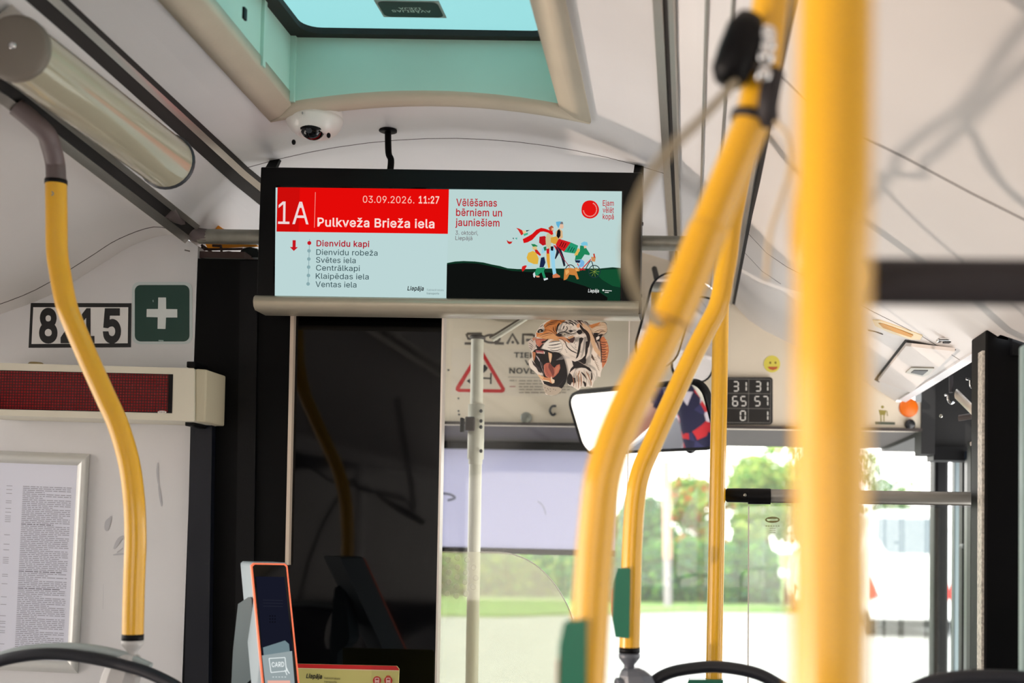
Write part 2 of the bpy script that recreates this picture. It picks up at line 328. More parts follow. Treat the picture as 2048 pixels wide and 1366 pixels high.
'r':(130,[[26,0,26,190,56,190,56,160,58,160,65,173,76,184,90,190,107,192,115,192,122,192,122,161,115,162,103,163,91,161,80,157,70,151,63,142,58,131,57,118,57,0]]),
's':(182,[[91,-4,72,-3,56,2,42,9,31,19,23,32,18,47,47,53,53,40,62,30,75,25,91,23,108,25,122,31,131,40,134,51,132,60,127,68,118,74,106,78,75,85,52,93,36,104,27,119,23,137,26,152,33,166,43,177,58,185,74,190,94,192,112,191,127,186,140,179,149,170,162,145,134,139,129,149,121,158,110,164,94,166,78,164,65,158,57,150,54,139,56,129,62,122,86,111,115,105,137,97,153,86,162,71,166,53,163,37,156,24,145,12,130,3,112,-2]]),
't':(114,[[102,190,102,164,3,164,3,190],[32,236,63,236,63,49,64,38,68,31,75,26,85,25,93,26,101,27,107,1,96,-1,84,-2,62,1,46,11,36,26,32,46]]),
'u':(205,[[91,-3,73,-1,57,5,44,15,35,29,28,47,26,69,26,190,57,190,57,72,60,52,68,37,82,28,100,25,113,27,125,31,134,38,142,48,146,61,148,76,148,190,179,190,179,0,149,0,149,46,154,46,143,23,129,8,111,0]]),
'v':(195,[[81,0,9,190,42,190,83,78,93,43,103,10,92,10,101,43,112,78,152,190,186,190,113,0]]),
'Ā':(240,[[8,0,101,254,138,254,231,0,198,0,144,151,132,186,116,239,123,239,106,185,95,151,43,0],[55,71,55,99,185,99,185,71],[167,318,167,294,73,294,73,318]]),
'ā':(195,[[80,-4,63,-3,47,2,34,11,24,22,17,37,15,54,17,69,22,80,29,90,39,97,63,105,89,110,117,113,133,117,136,121,138,127,138,128,133,148,120,161,98,165,75,161,59,150,50,137,20,146,29,161,39,173,52,182,66,188,97,192,119,190,143,180,153,172,161,160,167,145,168,126,168,0,138,0,138,26,136,26,126,12,108,1],[85,23,101,24,114,29,124,37,132,47,136,57,138,69,138,95,130,91,116,88,100,86,88,84,67,79,52,70,47,62,46,52,51,36,65,26],[142,253,142,229,47,229,47,253]]),
'Ē':(209,[[30,0,30,254,186,254,186,226,62,226,62,143,178,143,178,114,62,114,62,29,188,29,188,0],[156,318,156,294,62,294,62,318]]),
'ē':(202,[[106,-4,80,-1,58,8,41,23,28,42,20,66,17,93,20,121,28,145,40,165,58,180,78,189,103,192,133,187,147,180,160,170,170,157,179,141,184,121,186,97,186,85,37,85,37,110,169,110,155,101,153,119,149,134,141,147,131,157,118,163,103,165,87,163,73,157,62,147,54,135,50,121,48,105,48,89,50,69,55,53,64,40,76,31,90,25,106,23,127,26,143,36,153,53,182,45,177,32,168,20,156,10,141,2,125,-3],[149,253,149,229,55,229,55,253]]),
'ī':(83,[[26,0,26,190,57,190,57,0],[89,253,89,229,-5,229,-5,253]]),
'Š':(223,[[112,-4,86,-2,64,5,46,15,32,30,23,48,19,68,52,68,55,55,62,44,71,35,83,29,112,25,128,26,143,30,155,37,165,46,171,57,173,70,171,81,166,89,148,102,122,111,92,120,64,130,43,145,30,163,26,186,29,206,37,224,51,238,69,249,90,256,114,258,137,256,158,249,175,238,189,224,197,208,200,189,169,189,163,206,151,219,134,227,112,229,97,228,84,224,73,218,64,209,59,199,58,188,60,176,65,167,85,154,106,147,132,140,156,132,179,119,197,99,202,85,204,69,201,50,193,32,180,17,162,5,139,-2],[87,329,111,299,136,329,166,329,166,328,126,282,97,282,57,328,57,329]]),
'š':(182,[[91,-4,72,-3,56,2,42,9,31,19,23,32,18,47,47,53,53,40,62,30,75,25,91,23,108,25,122,31,131,40,134,51,132,60,127,68,118,74,106,78,75,85,52,93,36,104,27,119,23,137,26,152,33,166,43,177,58,185,74,190,94,192,112,191,127,186,140,179,149,170,162,145,134,139,129,149,121,158,110,164,94,166,78,164,65,158,57,150,54,139,56,129,62,122,86,111,115,105,137,97,153,86,162,71,166,53,163,37,156,24,145,12,130,3,112,-2],[68,265,93,235,117,265,148,265,148,263,108,218,79,218,38,263,38,265]]),
'ž':(190,[[21,0,21,23,127,160,127,161,24,161,24,190,166,190,166,165,63,30,63,28,169,28,169,0],[69,265,93,235,118,265,148,265,148,263,108,218,79,218,39,263,39,265]])}
CAP = 0
for _c in GLYPHS['E'][1]: CAP = max(CAP, max(_c[1::2]))
_TXT = {}
def _area(c): return sum(c[i][0] * c[(i + 1) % len(c)][1] - c[(i + 1) % len(c)][0] * c[i][1] for i in range(len(c))) / 2
def _inside(p, c):
    r = False
    for i in range(len(c)):
        a, b = c[i], c[(i + 1) % len(c)]
        if (a[1] > p[1]) != (b[1] > p[1]) and p[0] < (b[0] - a[0]) * (p[1] - a[1]) / (b[1] - a[1]) + a[0]: r = not r
    return r
def _offset(c, d):
    """move an outline sideways by d (positive thickens an outer contour drawn clockwise)"""
    n = len(c); out = []
    for i in range(n):
        p, q, r = Vector(c[i - 1]), Vector(c[i]), Vector(c[(i + 1) % n])
        u, v = (q - p).normalized(), (r - q).normalized()
        n1, n2 = Vector((-u.y, u.x)), Vector((-v.y, v.x)); m = n1 + n2
        if m.length < 1e-4: m = n1
        m.normalize(); k = max(.35, m.dot(n1)); out.append((q.x + m.x * d / k, q.y + m.y * d / k))
    return out
_GLY = {}
def glyph(ch, bold):
    if (ch, bold) in _GLY: return _GLY[(ch, bold)]
    cs = []
    for c in GLYPHS[ch][1]:
        pts = [(c[i] / CAP, c[i + 1] / CAP) for i in range(0, len(c), 2)]
        keep = []
        for p in pts:
            if not keep or (Vector(p) - Vector(keep[-1])).length > .022: keep.append(p)
        while len(keep) > 3 and (Vector(keep[0]) - Vector(keep[-1])).length < .022: keep.pop()
        pts = keep
        if len(pts) > 2: cs.append(pts)
    big = max(cs, key=lambda c: abs(_area(c))); sg = 1 if _area(big) > 0 else -1
    outer = [c for c in cs if _area(c) * sg > 0]; holes = [c for c in cs if _area(c) * sg < 0]
    vs, fs = [], []
    for o in outer:
        mine = [h for h in holes if _inside(h[0], o)]
        loops = [o] + mine
        if bold: loops = [_offset(c, -bold * sg) for c in loops]
        flat = [p for l in loops for p in l]; b = len(vs)
        for t in geometry.tessellate_polygon([[Vector((x * 100, y * 100, 0)) for x, y in l] for l in loops]): fs.append(tuple(b + i for i in t))
        vs += flat
    _GLY[(ch, bold)] = (vs, fs); return vs, fs
def text_shape(s, bold=0.0, slant=0.0):
    """outline lettering filled to 2D faces; units of one cap height"""
    key = (s, bold, slant)
    if key in _TXT: return _TXT[key]
    x = 0.0; V = []; F = []
    for ch in s:
        if ch == ' ': x += .40; continue
        vs, fs = glyph(ch, bold); b = len(V)
        V += [(x + a + slant * c, c) for a, c in vs]; F += [tuple(b + i for i in f) for f in fs]
        x += GLYPHS[ch][0] / CAP + bold * 1.4
    x0 = min(v[0] for v in V); x1 = max(v[0] for v in V)
    V = [(v[0] - x0, v[1]) for v in V]
    _TXT[key] = (V, F, x1 - x0); return _TXT[key]

CR, SR = math.cos(ROLL), math.sin(ROLL)
class Print:
    """flat print on a surface: polygons, strokes and lettering given on the surface's own map fn(u, v, lift)"""
    def __init__(s, fn, make=ink, step=0.00012):
        s.fn = fn; s.make = make; s.mb = MB(); s.mats = []; s.key = {}; s.k = 1; s.step = step
    def mi(s, rgb):
        if rgb not in s.key: s.key[rgb] = len(s.mats); s.mats.append(s.make(rgb))
        return s.key[rgb]
    def faces(s, pts, fs, rgb):
        s.mb.add([s.fn(u, v, s.k * s.step) for u, v in pts], fs, s.mi(rgb))
    def poly(s, pts, rgb, up=True):
        if up: s.k += 1
        t = geometry.tessellate_polygon([[Vector((u * 50, v * 50, 0)) for u, v in pts]])
        fs = []
        for a, b, c in t:
            ar = (pts[b][0] - pts[a][0]) * (pts[c][1] - pts[a][1]) - (pts[c][0] - pts[a][0]) * (pts[b][1] - pts[a][1])
            fs.append((a, b, c) if ar < 0 else (a, c, b))
        s.faces(pts, fs, rgb)
    def ring(s, pts, inner, rgb):
        s.k += 1; n = len(pts)
        s.faces(list(pts) + list(inner), [(i, (i + 1) % n, n + (i + 1) % n, n + i) for i in range(n)], rgb)
    def disc(s, c, rx, rgb, ry=None, n=24, up=True):
        ry = ry or rx
        s.poly([(c[0] + rx * math.cos(2 * math.pi * i / n), c[1] + ry * math.sin(2 * math.pi * i / n)) for i in range(n)], rgb, up)
    def stroke(s, pts, w, rgb, up=True, taper=False, smooth=True):
        if up: s.k += 1
        q = [Vector((a, b, 0)) for a, b in pts]
        if smooth and len(q) > 2: q = spline(q, 4)
        n = len(q); L = []; R_ = []
        for i in range(n):
            t = (q[min(n - 1, i + 1)] - q[max(0, i - 1)]); t.normalize(); nn = Vector((-t.y, t.x, 0))
            ww = w / 2 * (math.sin(math.pi * (0.12 + 0.76 * i / (n - 1))) if taper else 1)
            L.append(((q[i] + nn * ww).x, (q[i] + nn * ww).y)); R_.append(((q[i] - nn * ww).x, (q[i] - nn * ww).y))
        s.faces(L + R_, [(i, i + 1, n + i + 1, n + i) for i in range(n - 1)], rgb)
    def text(s, t, x, y, cap, rgb, width=None, bold=0.0, slant=0.0, cr=CR, sr=SR, up=True):
        """baseline starts at (x, y); v runs down the surface"""
        if up: s.k += 1
        vs, fs, w = text_shape(t, bold, slant)
        kx = (width / w) if width else cap
        s.faces([(x + a * kx * cr + b * cap * sr, y + a * kx * sr - b * cap * cr) for a, b in vs], fs, rgb)
    def build(s, name, parent=None, **kw):
        return s.mb.build(name, s.mats, parent, **kw)

def on_plane(Y, ox=0.0, oy=0.0, k=1.0):
    """map for a surface that faces down the bus at distance Y; (u, v) in photo pixels (or a crop of it)"""
    return lambda u, v, lift: P(ox + u / k, oy + v / k, Y - lift)

def rrect(x0, y0, x1, y1, r, n=6):
    o = []
    for cx, cy, a0 in ((x1 - r, y0 + r, -90), (x1 - r, y1 - r, 0), (x0 + r, y1 - r, 90), (x0 + r, y0 + r, 180)):
        for i in range(n + 1):
            a = math.radians(a0 + 90 * i / n); o.append((cx + r * math.cos(a), cy + r * math.sin(a)))
    return o

# ------------------------------------------------------------------ materials
M_WHITE = mat('white_panel', (214, 213, 214), 0.38, noise=0.05, nscale=5, bump=0.03, bscale=300)
M_CEIL = mat('ceiling_panel', (222, 221, 222), 0.45, noise=0.04, nscale=4, bump=0.03, bscale=260)
M_COVE = mat('cove_panel', (216, 212, 209), 0.42, noise=0.04, nscale=3, bump=0.02, bscale=200)
M_HEAD = mat('header_panel', (230, 216, 194), 0.5, noise=0.05, nscale=6, bump=0.03, bscale=220)
M_BEIGE = mat('beige_moulding', (196, 186, 166), 0.55, noise=0.06, nscale=9, bump=0.06, bscale=150)
M_BLACK = mat('black_panel', (4, 4, 5), 0.5, noise=0.2, nscale=12, spec=.1)
M_BPLAST = mat('black_plastic', (6, 6, 8), 0.45, bump=0.05, bscale=400, spec=.18)
M_GLOSSB = mat('black_gloss', (2, 2, 3), 0.05, spec=.3)
M_RUBBER = mat('dark_rubber', (34, 29, 32), 0.65, bump=0.08, bscale=300)
M_YELLOW = mat('yellow_enamel', (232, 174, 32), 0.28, noise=0.03, nscale=10, coat=0.5)
M_GREYPL = mat('grey_plastic', (150, 148, 150), 0.45, bump=0.05, bscale=400)
M_TAUPE = mat('taupe_plastic', (104, 92, 92), 0.5, bump=0.05, bscale=300)
M_DKGREY = mat('dark_grey_plastic', (48, 52, 58), 0.38, bump=0.05, bscale=300)
M_ALU = mat('brushed_aluminium', (190, 186, 178), 0.34, metal=0.85, noise=0.08, nscale=30, stretch=(40, 1, 40))
M_STEEL = mat('satin_steel', (150, 150, 142), 0.36, metal=0.8, noise=0.08, nscale=30)
M_CHROME = mat('chrome', (225, 225, 225), 0.12, metal=1.0)
M_GROOVE = mat('dark_groove', (26, 22, 20), 0.7)
M_SEAM = mat('seam_line', (70, 62, 58), 0.8)
M_GREEN = mat('green_button_shell', (0, 106, 78), 0.35)
M_LAMP = mat('lamp_diffuser', (180, 174, 152), 0.12, noise=0.03, nscale=6, coat=0.6)
M_PANE = glass('clear_glass', (250, 252, 250), 1.0, haze=0.007)
# ------------------------------------------------------------------ the bus shell
XC = -0.525
def rise(Y): return 0.04 * min(2.2, max(0.0, 2.6 - Y))          # the lining climbs a little towards the rear
def roof_z(x, Y=2.6): return 2.358 - 0.073 * ((x - XC) / 0.462) ** 2 + rise(Y)
L1X, R1X = -0.987, -0.063
L1Z = roof_z(L1X); R1Z = roof_z(R1X)
def l2(Y):
    z = 2.182 if Y < 1.9 else 2.182 - 0.053 * (Y - 1.9) / 0.7
    return Vector((-1.115, Y, z))
def r2(Y): return Vector((0.115, Y, 2.168))
YB, YF = -4.0, 3.45                                   # back and front of the roof lining
HX0, HX1, HY0, HY1 = -0.803, -0.270, 1.35, 2.335       # roof hatch opening

xs = sorted(set([L1X + (R1X - L1X) * i / 14 for i in range(15)] + [HX0, HX1]))
m = MB()
for ya, yb in ((YB, .4), (.4, HY0), (HY0, HY1), (HY1, 2.6)):
    for i in range(len(xs) - 1):
        a, b = xs[i], xs[i + 1]
        if ya == HY0 and a >= HX0 - 1e-6 and b <= HX1 + 1e-6: continue
        m.add([(a, ya, roof_z(a, ya)), (a, yb, roof_z(a, yb)), (b, yb, roof_z(b, yb)), (b, ya, roof_z(b, ya))], [(0, 1, 2, 3)], 0, True)
struct('ceiling', m, M_CEIL)
m = MB().sweep([[(x, y, roof_z(x)) for x in xs] for y in (2.6, 3.0, YF)])
struct('ceiling', m, M_CEIL)
# dark joint between the two roof panels
m = MB().sweep([[(x, 2.597, roof_z(x) + .001) for x in xs], [(x, 2.6, roof_z(x) - .0008) for x in xs], [(x, 2.603, roof_z(x) + .001) for x in xs]])
struct('trim_1', m, M_SEAM)
# sloping light channels left and right of the roof panel
def on_chamfer(side, Y, t):
    a = Vector((L1X, Y, L1Z + rise(Y))) if side < 0 else Vector((R1X, Y, R1Z + rise(Y))); b = l2(Y) if side < 0 else r2(Y)
    return a + (b - a) * t
for side, nm in ((-1, 'ceiling'), (1, 'ceiling')):
    m = MB().sweep([[on_chamfer(side, y, t) for t in (0, .35, .7, 1.0)] for y in (YB, .4, 1.2, 1.9, 2.25, 2.6, 3.0, YF)], 0, False)
    struct(nm, m, M_CEIL)
def strip_on(side, t0, t1, lift, ys):
    mb = MB(); rows = []
    for y in ys:
        a = on_chamfer(side, y, 0); b = on_chamfer(side, y, 1); d = (b - a).normalized(); n = Vector((-d.z * side, 0, d.x * side)) * (-1)
        if n.z > 0: n = -n
        p, q = on_chamfer(side, y, t0), on_chamfer(side, y, t1)
        rows.append([p - n * .004, p + n * lift, q + n * lift, q - n * .004])
    return mb.sweep(rows, 0, False)
ys_l = (YB, .4, 1.2, 1.9, 2.6, YF)
struct('trim_2', strip_on(-1, -0.02, 0.03, .0035, ys_l), M_GROOVE)
struct('trim_3', strip_on(-1, 0.03, 0.10, .006, ys_l), M_ALU)
struct('trim_4', strip_on(-1, 0.10, 0.22, .002, ys_l), M_GROOVE)  # dark colour stands for the shade in the gap above the lamp
struct('trim_5', strip_on(-1, 0.80, 0.86, .008, (YB, 1.2, 1.9, 2.6)), M_ALU)
struct('trim_6', strip_on(-1, 0.86, 0.96, .003, (YB, 1.2, 1.9, 2.6)), M_GROOVE)
struct('trim_7', strip_on(-1, 0.96, 1.05, .009, (YB, 1.2, 1.9, 2.6)), M_ALU)
struct('trim_8', strip_on(1, -0.02, 0.07, .006, (YB, .4, 2.0, 2.6, YF)), M_ALU)
struct('trim_9', strip_on(1, 0.07, 0.12, .003, (YB, .4, 2.0, 2.6, YF)), M_GROOVE)
struct('trim_10', strip_on(1, 0.12, 0.17, .006, (YB, .4, 2.0, 2.6, YF)), M_ALU)
struct('trim_11', strip_on(1, 0.42, 0.44, .003, (YB, .4, 2.0, 2.6, YF)), M_ALU)
struct('trim_12', strip_on(1, 0.62, 0.635, .003, (YB, .4, 2.0, 2.6, YF)), M_ALU)
struct('trim_13', strip_on(1, 0.93, 1.0, .010, (YB, .4, 2.0, 2.6, YF)), M_ALU)
struct('trim_14', strip_on(1, 1.0, 1.05, .004, (YB, .4, 2.0, 2.6, YF)), M_GROOVE)
# coves that curve down from the channels to the side walls
left_cove = [(-1.169, 2.140), (-1.245, 2.112), (-1.309, 2.070), (-1.417, 2.001), (-1.525, 1.957), (-1.62, 1.925), (-1.75, 1.90)]
def lrow(y):
    dz = l2(y).z - 2.129
    return spline([l2(y)] + [Vector((x, y, z + dz * (1 - i / 6))) for i, (x, z) in enumerate(left_cove)], 4)
struct('ceiling', MB().sweep([lrow(y) for y in (YB, 1.0, 1.9, 2.2, 2.62)]), M_COVE)
right_cove = [(.115, 2.165), (.16, 2.118), (.205, 2.088), (.3, 2.042), (.395, 1.992), (.505, 1.938), (.588, 1.887)]
rc_tail = [(.66, 1.864), (.75, 1.846)]
right_front = right_cove[:5] + [(.505, 1.938), (.588, 1.887)]
struct('ceiling', MB().sweep([[Vector((x, y, z)) for x, z in right_cove + rc_tail] for y in (YB, 1.697)]), M_COVE)
struct('ceiling', MB().sweep([[Vector((x, y, z)) for x, z in right_cove + rc_tail] for y in (1.697, 2.28)]), M_COVE)
struct('ceiling', MB().sweep([[Vector((x, y, z)) for x, z in right_front] for y in (2.28, YF)]), M_COVE)
m = MB().sweep([[Vector((x, 1.694, z + .001)) for x, z in right_cove + rc_tail], [Vector((x, 1.697, z - .0015)) for x, z in right_cove + rc_tail], [Vector((x, 1.700, z + .001)) for x, z in right_cove + rc_tail]])
struct('trim_15', m, M_SEAM)
for k, y in enumerate((2.62, 2.80)):
    seg = right_front if k == 0 else right_cove[:3]
    m = MB().sweep([[Vector((x, y - .003, z + .004)) for x, z in seg], [Vector((x, y, z - .001)) for x, z in seg], [Vector((x, y + .003, z + .004)) for x, z in seg]])
    struct('trim_%d' % (16 + k), m, M_SEAM)
m = MB().sweep([[p + Vector((0, -.003, .004)) for p in lrow(2.565)[1:]], [p + Vector((0, 0, -.0012)) for p in lrow(2.565)[1:]], [p + Vector((0, .003, .004)) for p in lrow(2.565)[1:]]])
struct('trim_18', m, M_SEAM)
# door machinery cover: light edge strip under the end of the cove
struct('trim_19', MB().hexa([(.586, 2.3, 1.884), (.608, 2.3, 1.880), (.608, 3.40, 1.880), (.586, 3.40, 1.884), (.586, 2.3, 1.91), (.608, 2.3, 1.91), (.608, 3.40, 1.91), (.586, 3.40, 1.91)]), M_WHITE)

# side walls (their window band is open to daylight), rear wall, floor
struct('wall_left', MB().box((-1.78, YB, 0), (-1.74, 3.5, .82)).box((-1.78, YB, 1.84), (-1.74, 4.2, 2.0)).box((-1.78, YB, .82), (-1.74, YB + .1, 1.84)).box((-1.78, -1.2, .82), (-1.74, -1.1, 1.84)).box((-1.78, 1.55, .82), (-1.74, 1.65, 1.84)), M_WHITE)
struct('wall_right', MB().box((.74, YB, 0), (.78, 2.25, .82)).box((.74, YB, 1.84), (.78, 2.3, 1.95)).box((.74, -1.2, .82), (.78, -1.1, 1.84)), M_WHITE)
struct('wall_rear', MB().box((-1.78, YB - .04, 0), (.78, YB, .95)).box((-1.78, YB - .04, 1.95), (.78, YB, 2.4)), M_WHITE)
M_SIDEGLASS = glass('tinted_side_glass', (238, 234, 230), 1.0)
k = 2
for x in (-1.764, .756):
    for ya, yb in ((YB + .1, -1.2), (-1.1, 1.55 if x < 0 else 2.25)) + (((1.65, 3.5),) if x < 0 else ()):
        if x > 0: M_SIDEGLASS = glass('darker_side_glass', (204, 202, 200), 1.0)
        struct('window_%d' % k, MB().box((x, ya, .80), (x + .006, yb, 1.86)), M_SIDEGLASS); k += 1
M_SIDEGLASS = MATS['tinted_side_glass']
struct('window_%d' % k, MB().box((-1.74, YB - .026, .93), (.74, YB - .02, 1.97)), M_SIDEGLASS)
M_FLOOR = mat('grey_vinyl_floor', (150, 149, 150), 0.6, noise=0.25, nscale=90)
struct('floor', MB().box((-1.78, YB, -.06), (.80, 4.2, 0)), M_FLOOR)

# white bulkhead behind the driver
top = [P(x, y, 2.62) for x, y in ((-150, 660), (0, 630), (100, 592), (200, 530), (262, 487), (300, 470), (330, 465), (364, 472), (396, 493))]
poly = [p + Vector((0, 0, .05 if p.x < -1.16 else 0)) for p in top] + [P(364, 1366, 2.62)]
poly = poly + [Vector((poly[-1].x, 2.62, 0.0)), Vector((-1.74, 2.62, 0.0)), Vector((-1.74, 2.62, top[0].z))]
wall_front = MB().prism(poly, (0, .04, 0)).build('wall_front', M_WHITE, bevel=.002, kind='structure')
# dark driver's partition: edge post, panel, light gap strip, dark glass door
def slab(pts, Y, t): return MB().prism([P(x, y, Y) for x, y in pts], (0, t, 0))
struct('wall_partition', slab([(396, 517), (590, 520), (588, 625), (577, 1100), (570, 1640), (362, 1640), (365, 1366)], 2.62, .05), M_BLACK, bevel=.003)
struct('trim_20', slab([(381, 850), (424, 848), (413, 1640), (362, 1640)], 2.60, .02), mat('navy_edge', (17, 20, 30), 0.3, noise=.1), bevel=.005)
struct('trim_21', slab([(480, 522), (516, 522), (504, 1366), (468, 1366)], 2.614, .01), M_BPLAST, bevel=.004)
struct('trim_22', slab([(581, 622), (588, 622), (577, 1130), (570, 1130)], 2.605, .03), mat('pale_gasket', (214, 196, 178), .5))
struct('door_1', slab([(588, 600), (887, 606), (866, 1700), (566, 1700)], 2.62, .03), M_GLOSSB)
struct('trim_23', slab([(884, 628), (888, 628), (868, 1640), (864, 1640)], 2.612, .03), mat('polished_edge', (225, 215, 205), .25))

# front header above the windscreen
hz0 = 1.803
hp = [(-1.74, hz0), (-1.74, 1.95)] + [(x, z) for x, z in ((-1.525, 1.96), (-1.309, 2.06), (-1.115, 2.10), (L1X, L1Z))] + [(x, roof_z(x)) for x in xs[1:-1]] + [(R1X, R1Z)] + [(x, z) for x, z in right_front] + [(.662, 1.886), (.662, hz0)]
struct('wall_header', MB().prism([Vector((x, 3.45, z)) for x, z in hp], (0, .05, 0)), M_HEAD)
struct('trim_24', MB().box((-1.74, 3.46, hz0 + .001), (.664, 4.2, hz0 + .03)), mat('header_underside', (50, 40, 35), .6, noise=.1))
struct('trim_25', MB().box((-1.74, 3.435, hz0 - .002), (.662, 3.452, hz0 + .006)), M_SEAM)
# windscreen: glass, gasket, pillars, dashboard
struct('window_1', MB().box((-1.7, 4.15, .95), (.86, 4.156, hz0)), glass('windscreen_glass', (250, 250, 248), 1.0, .045, (236, 230, 214)))
struct('trim_26', MB().box((-1.74, 4.12, hz0 - .014), (P(1230, 900, 4.12).x, 4.17, hz0)), M_BPLAST)
a = P(1868, 905, 4.12); b = P(1896, 905, 4.12)
struct('trim_27', MB().box((a.x, 4.10, .3), (b.x, 4.2, 2.0)), M_BPLAST, bevel=.01)
struct('wall_dashboard', MB().box((-1.74, 3.75, .0), (.86, 4.14, .93)), M_BPLAST, bevel=.03)
# door well on the right: black machinery recess, posts
struct('wall_recess', MB().box((.664, 3.5, 1.735), (1.05, 3.54, 2.02)).box((1.0, 2.3, 1.735), (1.04, 3.54, 2.02)).box((.60, 2.3, 2.0), (1.04, 3.54, 2.03)).box((.66, 3.44, 1.735), (.70, 3.54, 2.0)), mat('recess_black', (14, 13, 14), .6))
struct('trim_28', MB().box((.665, 3.56, hz0 - .01), (.95, 4.2, hz0 + .03)).box((.612, 2.285, 1.85), (1.04, 2.42, 2.03)).box((.70, 3.46, 1.72), (1.04, 3.56, 1.76)), M_BPLAST)
pl = P(1971, 900, 2.3); pr = P(2042, 900, 2.3)
struct('trim_29', MB().box((pl.x, 2.3, .0), (pr.x + .1, 2.42, 1.90)), M_BLACK, bevel=.004)
M_SILV = mat('silver_strip', (196, 190, 180), .5, metal=.3, noise=.5, nscale=160)
struct('trim_30', MB().box((P(1964, 900, 2.305).x, 2.305, .0), (pl.x - .0005, 2.34, 1.86)), M_SILV)
# ------------------------------------------------------------------ roof hatch
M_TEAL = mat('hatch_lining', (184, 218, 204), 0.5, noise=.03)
M_TINT = sheet('hatch_pane_tint', (144, 170, 169), 0.85)
def fz(x, lift=0.0, Y=2.35): return roof_z(x, Y) - 0.006 - lift
fx0, fx1, fy0, fy1 = -.862, -.215, 1.28, 2.392
root = thing('roof_hatch', 'emergency roof hatch with a turquoise pane in a beige surround', 'hatch', (XC, 2.0, 2.33))
def frame_bar(poly_in, poly_out):
    return None
nx = 14
def arc_row(xa, xb, y, lift=0): return [Vector((xa + (xb - xa) * i / nx, y, fz(xa + (xb - xa) * i / nx, lift, y))) for i in range(nx + 1)]
m = MB()
# front rail of the surround: rounded lip, follows the roof arc
for ya, yb, xa0, xb0, xa1, xb1 in ((HY1, fy1, HX0, HX1, fx0, fx1), (HY0, fy0, HX0, HX1, fx0, fx1)):
    rows = [arc_row(xa0, xb0, ya, -.02), arc_row(xa0, xb0, ya, .004), arc_row(xa0 - (xa0 - xa1) * .5, xb0 + (xb1 - xb0) * .5, (ya + yb) / 2, .010), arc_row(xa1, xb1, yb, .004), arc_row(xa1, xb1, yb, -.016)]
    m.sweep(rows)
for xa, xb in ((HX0, fx0), (HX1, fx1)):
    pr_ = [(xa, -.02), (xa, .004), ((xa + xb) / 2, .010), (xb, .004), (xb, -.016)]
    rows = [[Vector((x, (HY0 if i in (0, 1) else (HY0 + fy0) / 2 if i == 2 else fy0), fz(x, l, HY0))) for i, (x, l) in enumerate(pr_)],
            [Vector((x, (HY1 if i in (0, 1) else (HY1 + fy1) / 2 if i == 2 else fy1), fz(x, l, HY1))) for i, (x, l) in enumerate(pr_)]]
    m.sweep(rows)
m.build('surround', M_BEIGE, root, solid=.004)
zt = 2.468
m = MB()
bot = [Vector((x, HY1 - .002, fz(x) + .003)) for x in [HX0 - .012 + (HX1 - HX0 + .024) * i / 12 for i in range(13)]]
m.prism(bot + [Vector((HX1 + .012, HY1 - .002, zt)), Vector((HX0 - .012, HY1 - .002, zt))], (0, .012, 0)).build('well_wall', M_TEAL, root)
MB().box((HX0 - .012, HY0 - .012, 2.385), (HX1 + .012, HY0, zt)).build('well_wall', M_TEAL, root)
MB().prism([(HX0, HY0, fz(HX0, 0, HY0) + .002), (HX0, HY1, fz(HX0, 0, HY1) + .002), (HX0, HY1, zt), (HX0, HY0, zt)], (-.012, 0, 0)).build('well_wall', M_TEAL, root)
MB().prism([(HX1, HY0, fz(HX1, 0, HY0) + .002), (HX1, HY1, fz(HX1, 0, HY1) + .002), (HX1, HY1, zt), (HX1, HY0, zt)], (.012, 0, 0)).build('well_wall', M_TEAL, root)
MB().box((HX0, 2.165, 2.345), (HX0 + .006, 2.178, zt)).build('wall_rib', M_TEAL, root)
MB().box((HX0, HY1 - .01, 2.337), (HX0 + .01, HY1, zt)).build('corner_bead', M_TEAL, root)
# black rubber seal round the pane
o_ = rrect(HX0 - .005, HY0 - .005, HX1 + .005, HY1 + .005, .03); i_ = rrect(HX0 + .03, HY0 + .03, HX1 - .02, HY1 - .022, .035)
m = MB(); n = len(o_)
vs = [(x, y, zt) for x, y in o_] + [(x, y, zt) for x, y in i_] + [(x, y, zt + .012) for x, y in i_]
m.add(vs, [(i, (i + 1) % n, n + (i + 1) % n, n + i) for i in range(n)] + [(n + i, n + (i + 1) % n, 2 * n + (i + 1) % n, 2 * n + i) for i in range(n)])
m.build('rubber_seal', M_GROOVE, root)
MB().box((HX0 + .02, HY0 + .02, zt + .012), (HX1 - .012, HY1 - .012, zt + .018)).build('pane', M_TINT, root)
MB().box((HX0 + .03, 2.0 - .004, 2.36), (HX0 + .034, 2.008, 2.38)).build('catch', M_BPLAST, root)
# exit sign on the pane, to be read facing the rear
pa, pb = PZ(742, 2, zt + .010), PZ(893, 36, zt + .010); pc = PZ(780, 35, zt + .01)
ex0, ex1 = pc.x - .012, pb.x; ey1 = pc.y; ey0 = ey1 - .073
sg = thing('exit_sticker', 'dark green emergency exit sticker on the turquoise hatch pane', 'sticker', (ex0, ey0, zt))
pt = Print(lambda u, v, l: Vector((u, v, zt + .0105 - l)), step=.0004)
pt.mb.box((ex0, ey0, zt + .0105), (ex1, ey1, zt + .0118), pt.mi((150, 165, 160)))
pt.poly(rrect(ex0 + .004, ey0 + .004, ex1 - .004, ey1 - .004, .012)[::-1], (6, 40, 36))
mid = (ex0 + ex1) / 2
def hatch_text(s, yb, cap, w):
    pt.k += 1; vs, fs, tw = text_shape(s, .012); kx = w / tw
    pt.faces([(mid + w / 2 - a * kx, yb + b * cap) for a, b in vs], [f for f in fs], (190, 215, 205))
hatch_text('AVĀRIJAS', ey0 + .0375, .0095, .074)
hatch_text('IZEJA', ey0 + .0255, .0085, .042)
pt.build('print', sg)

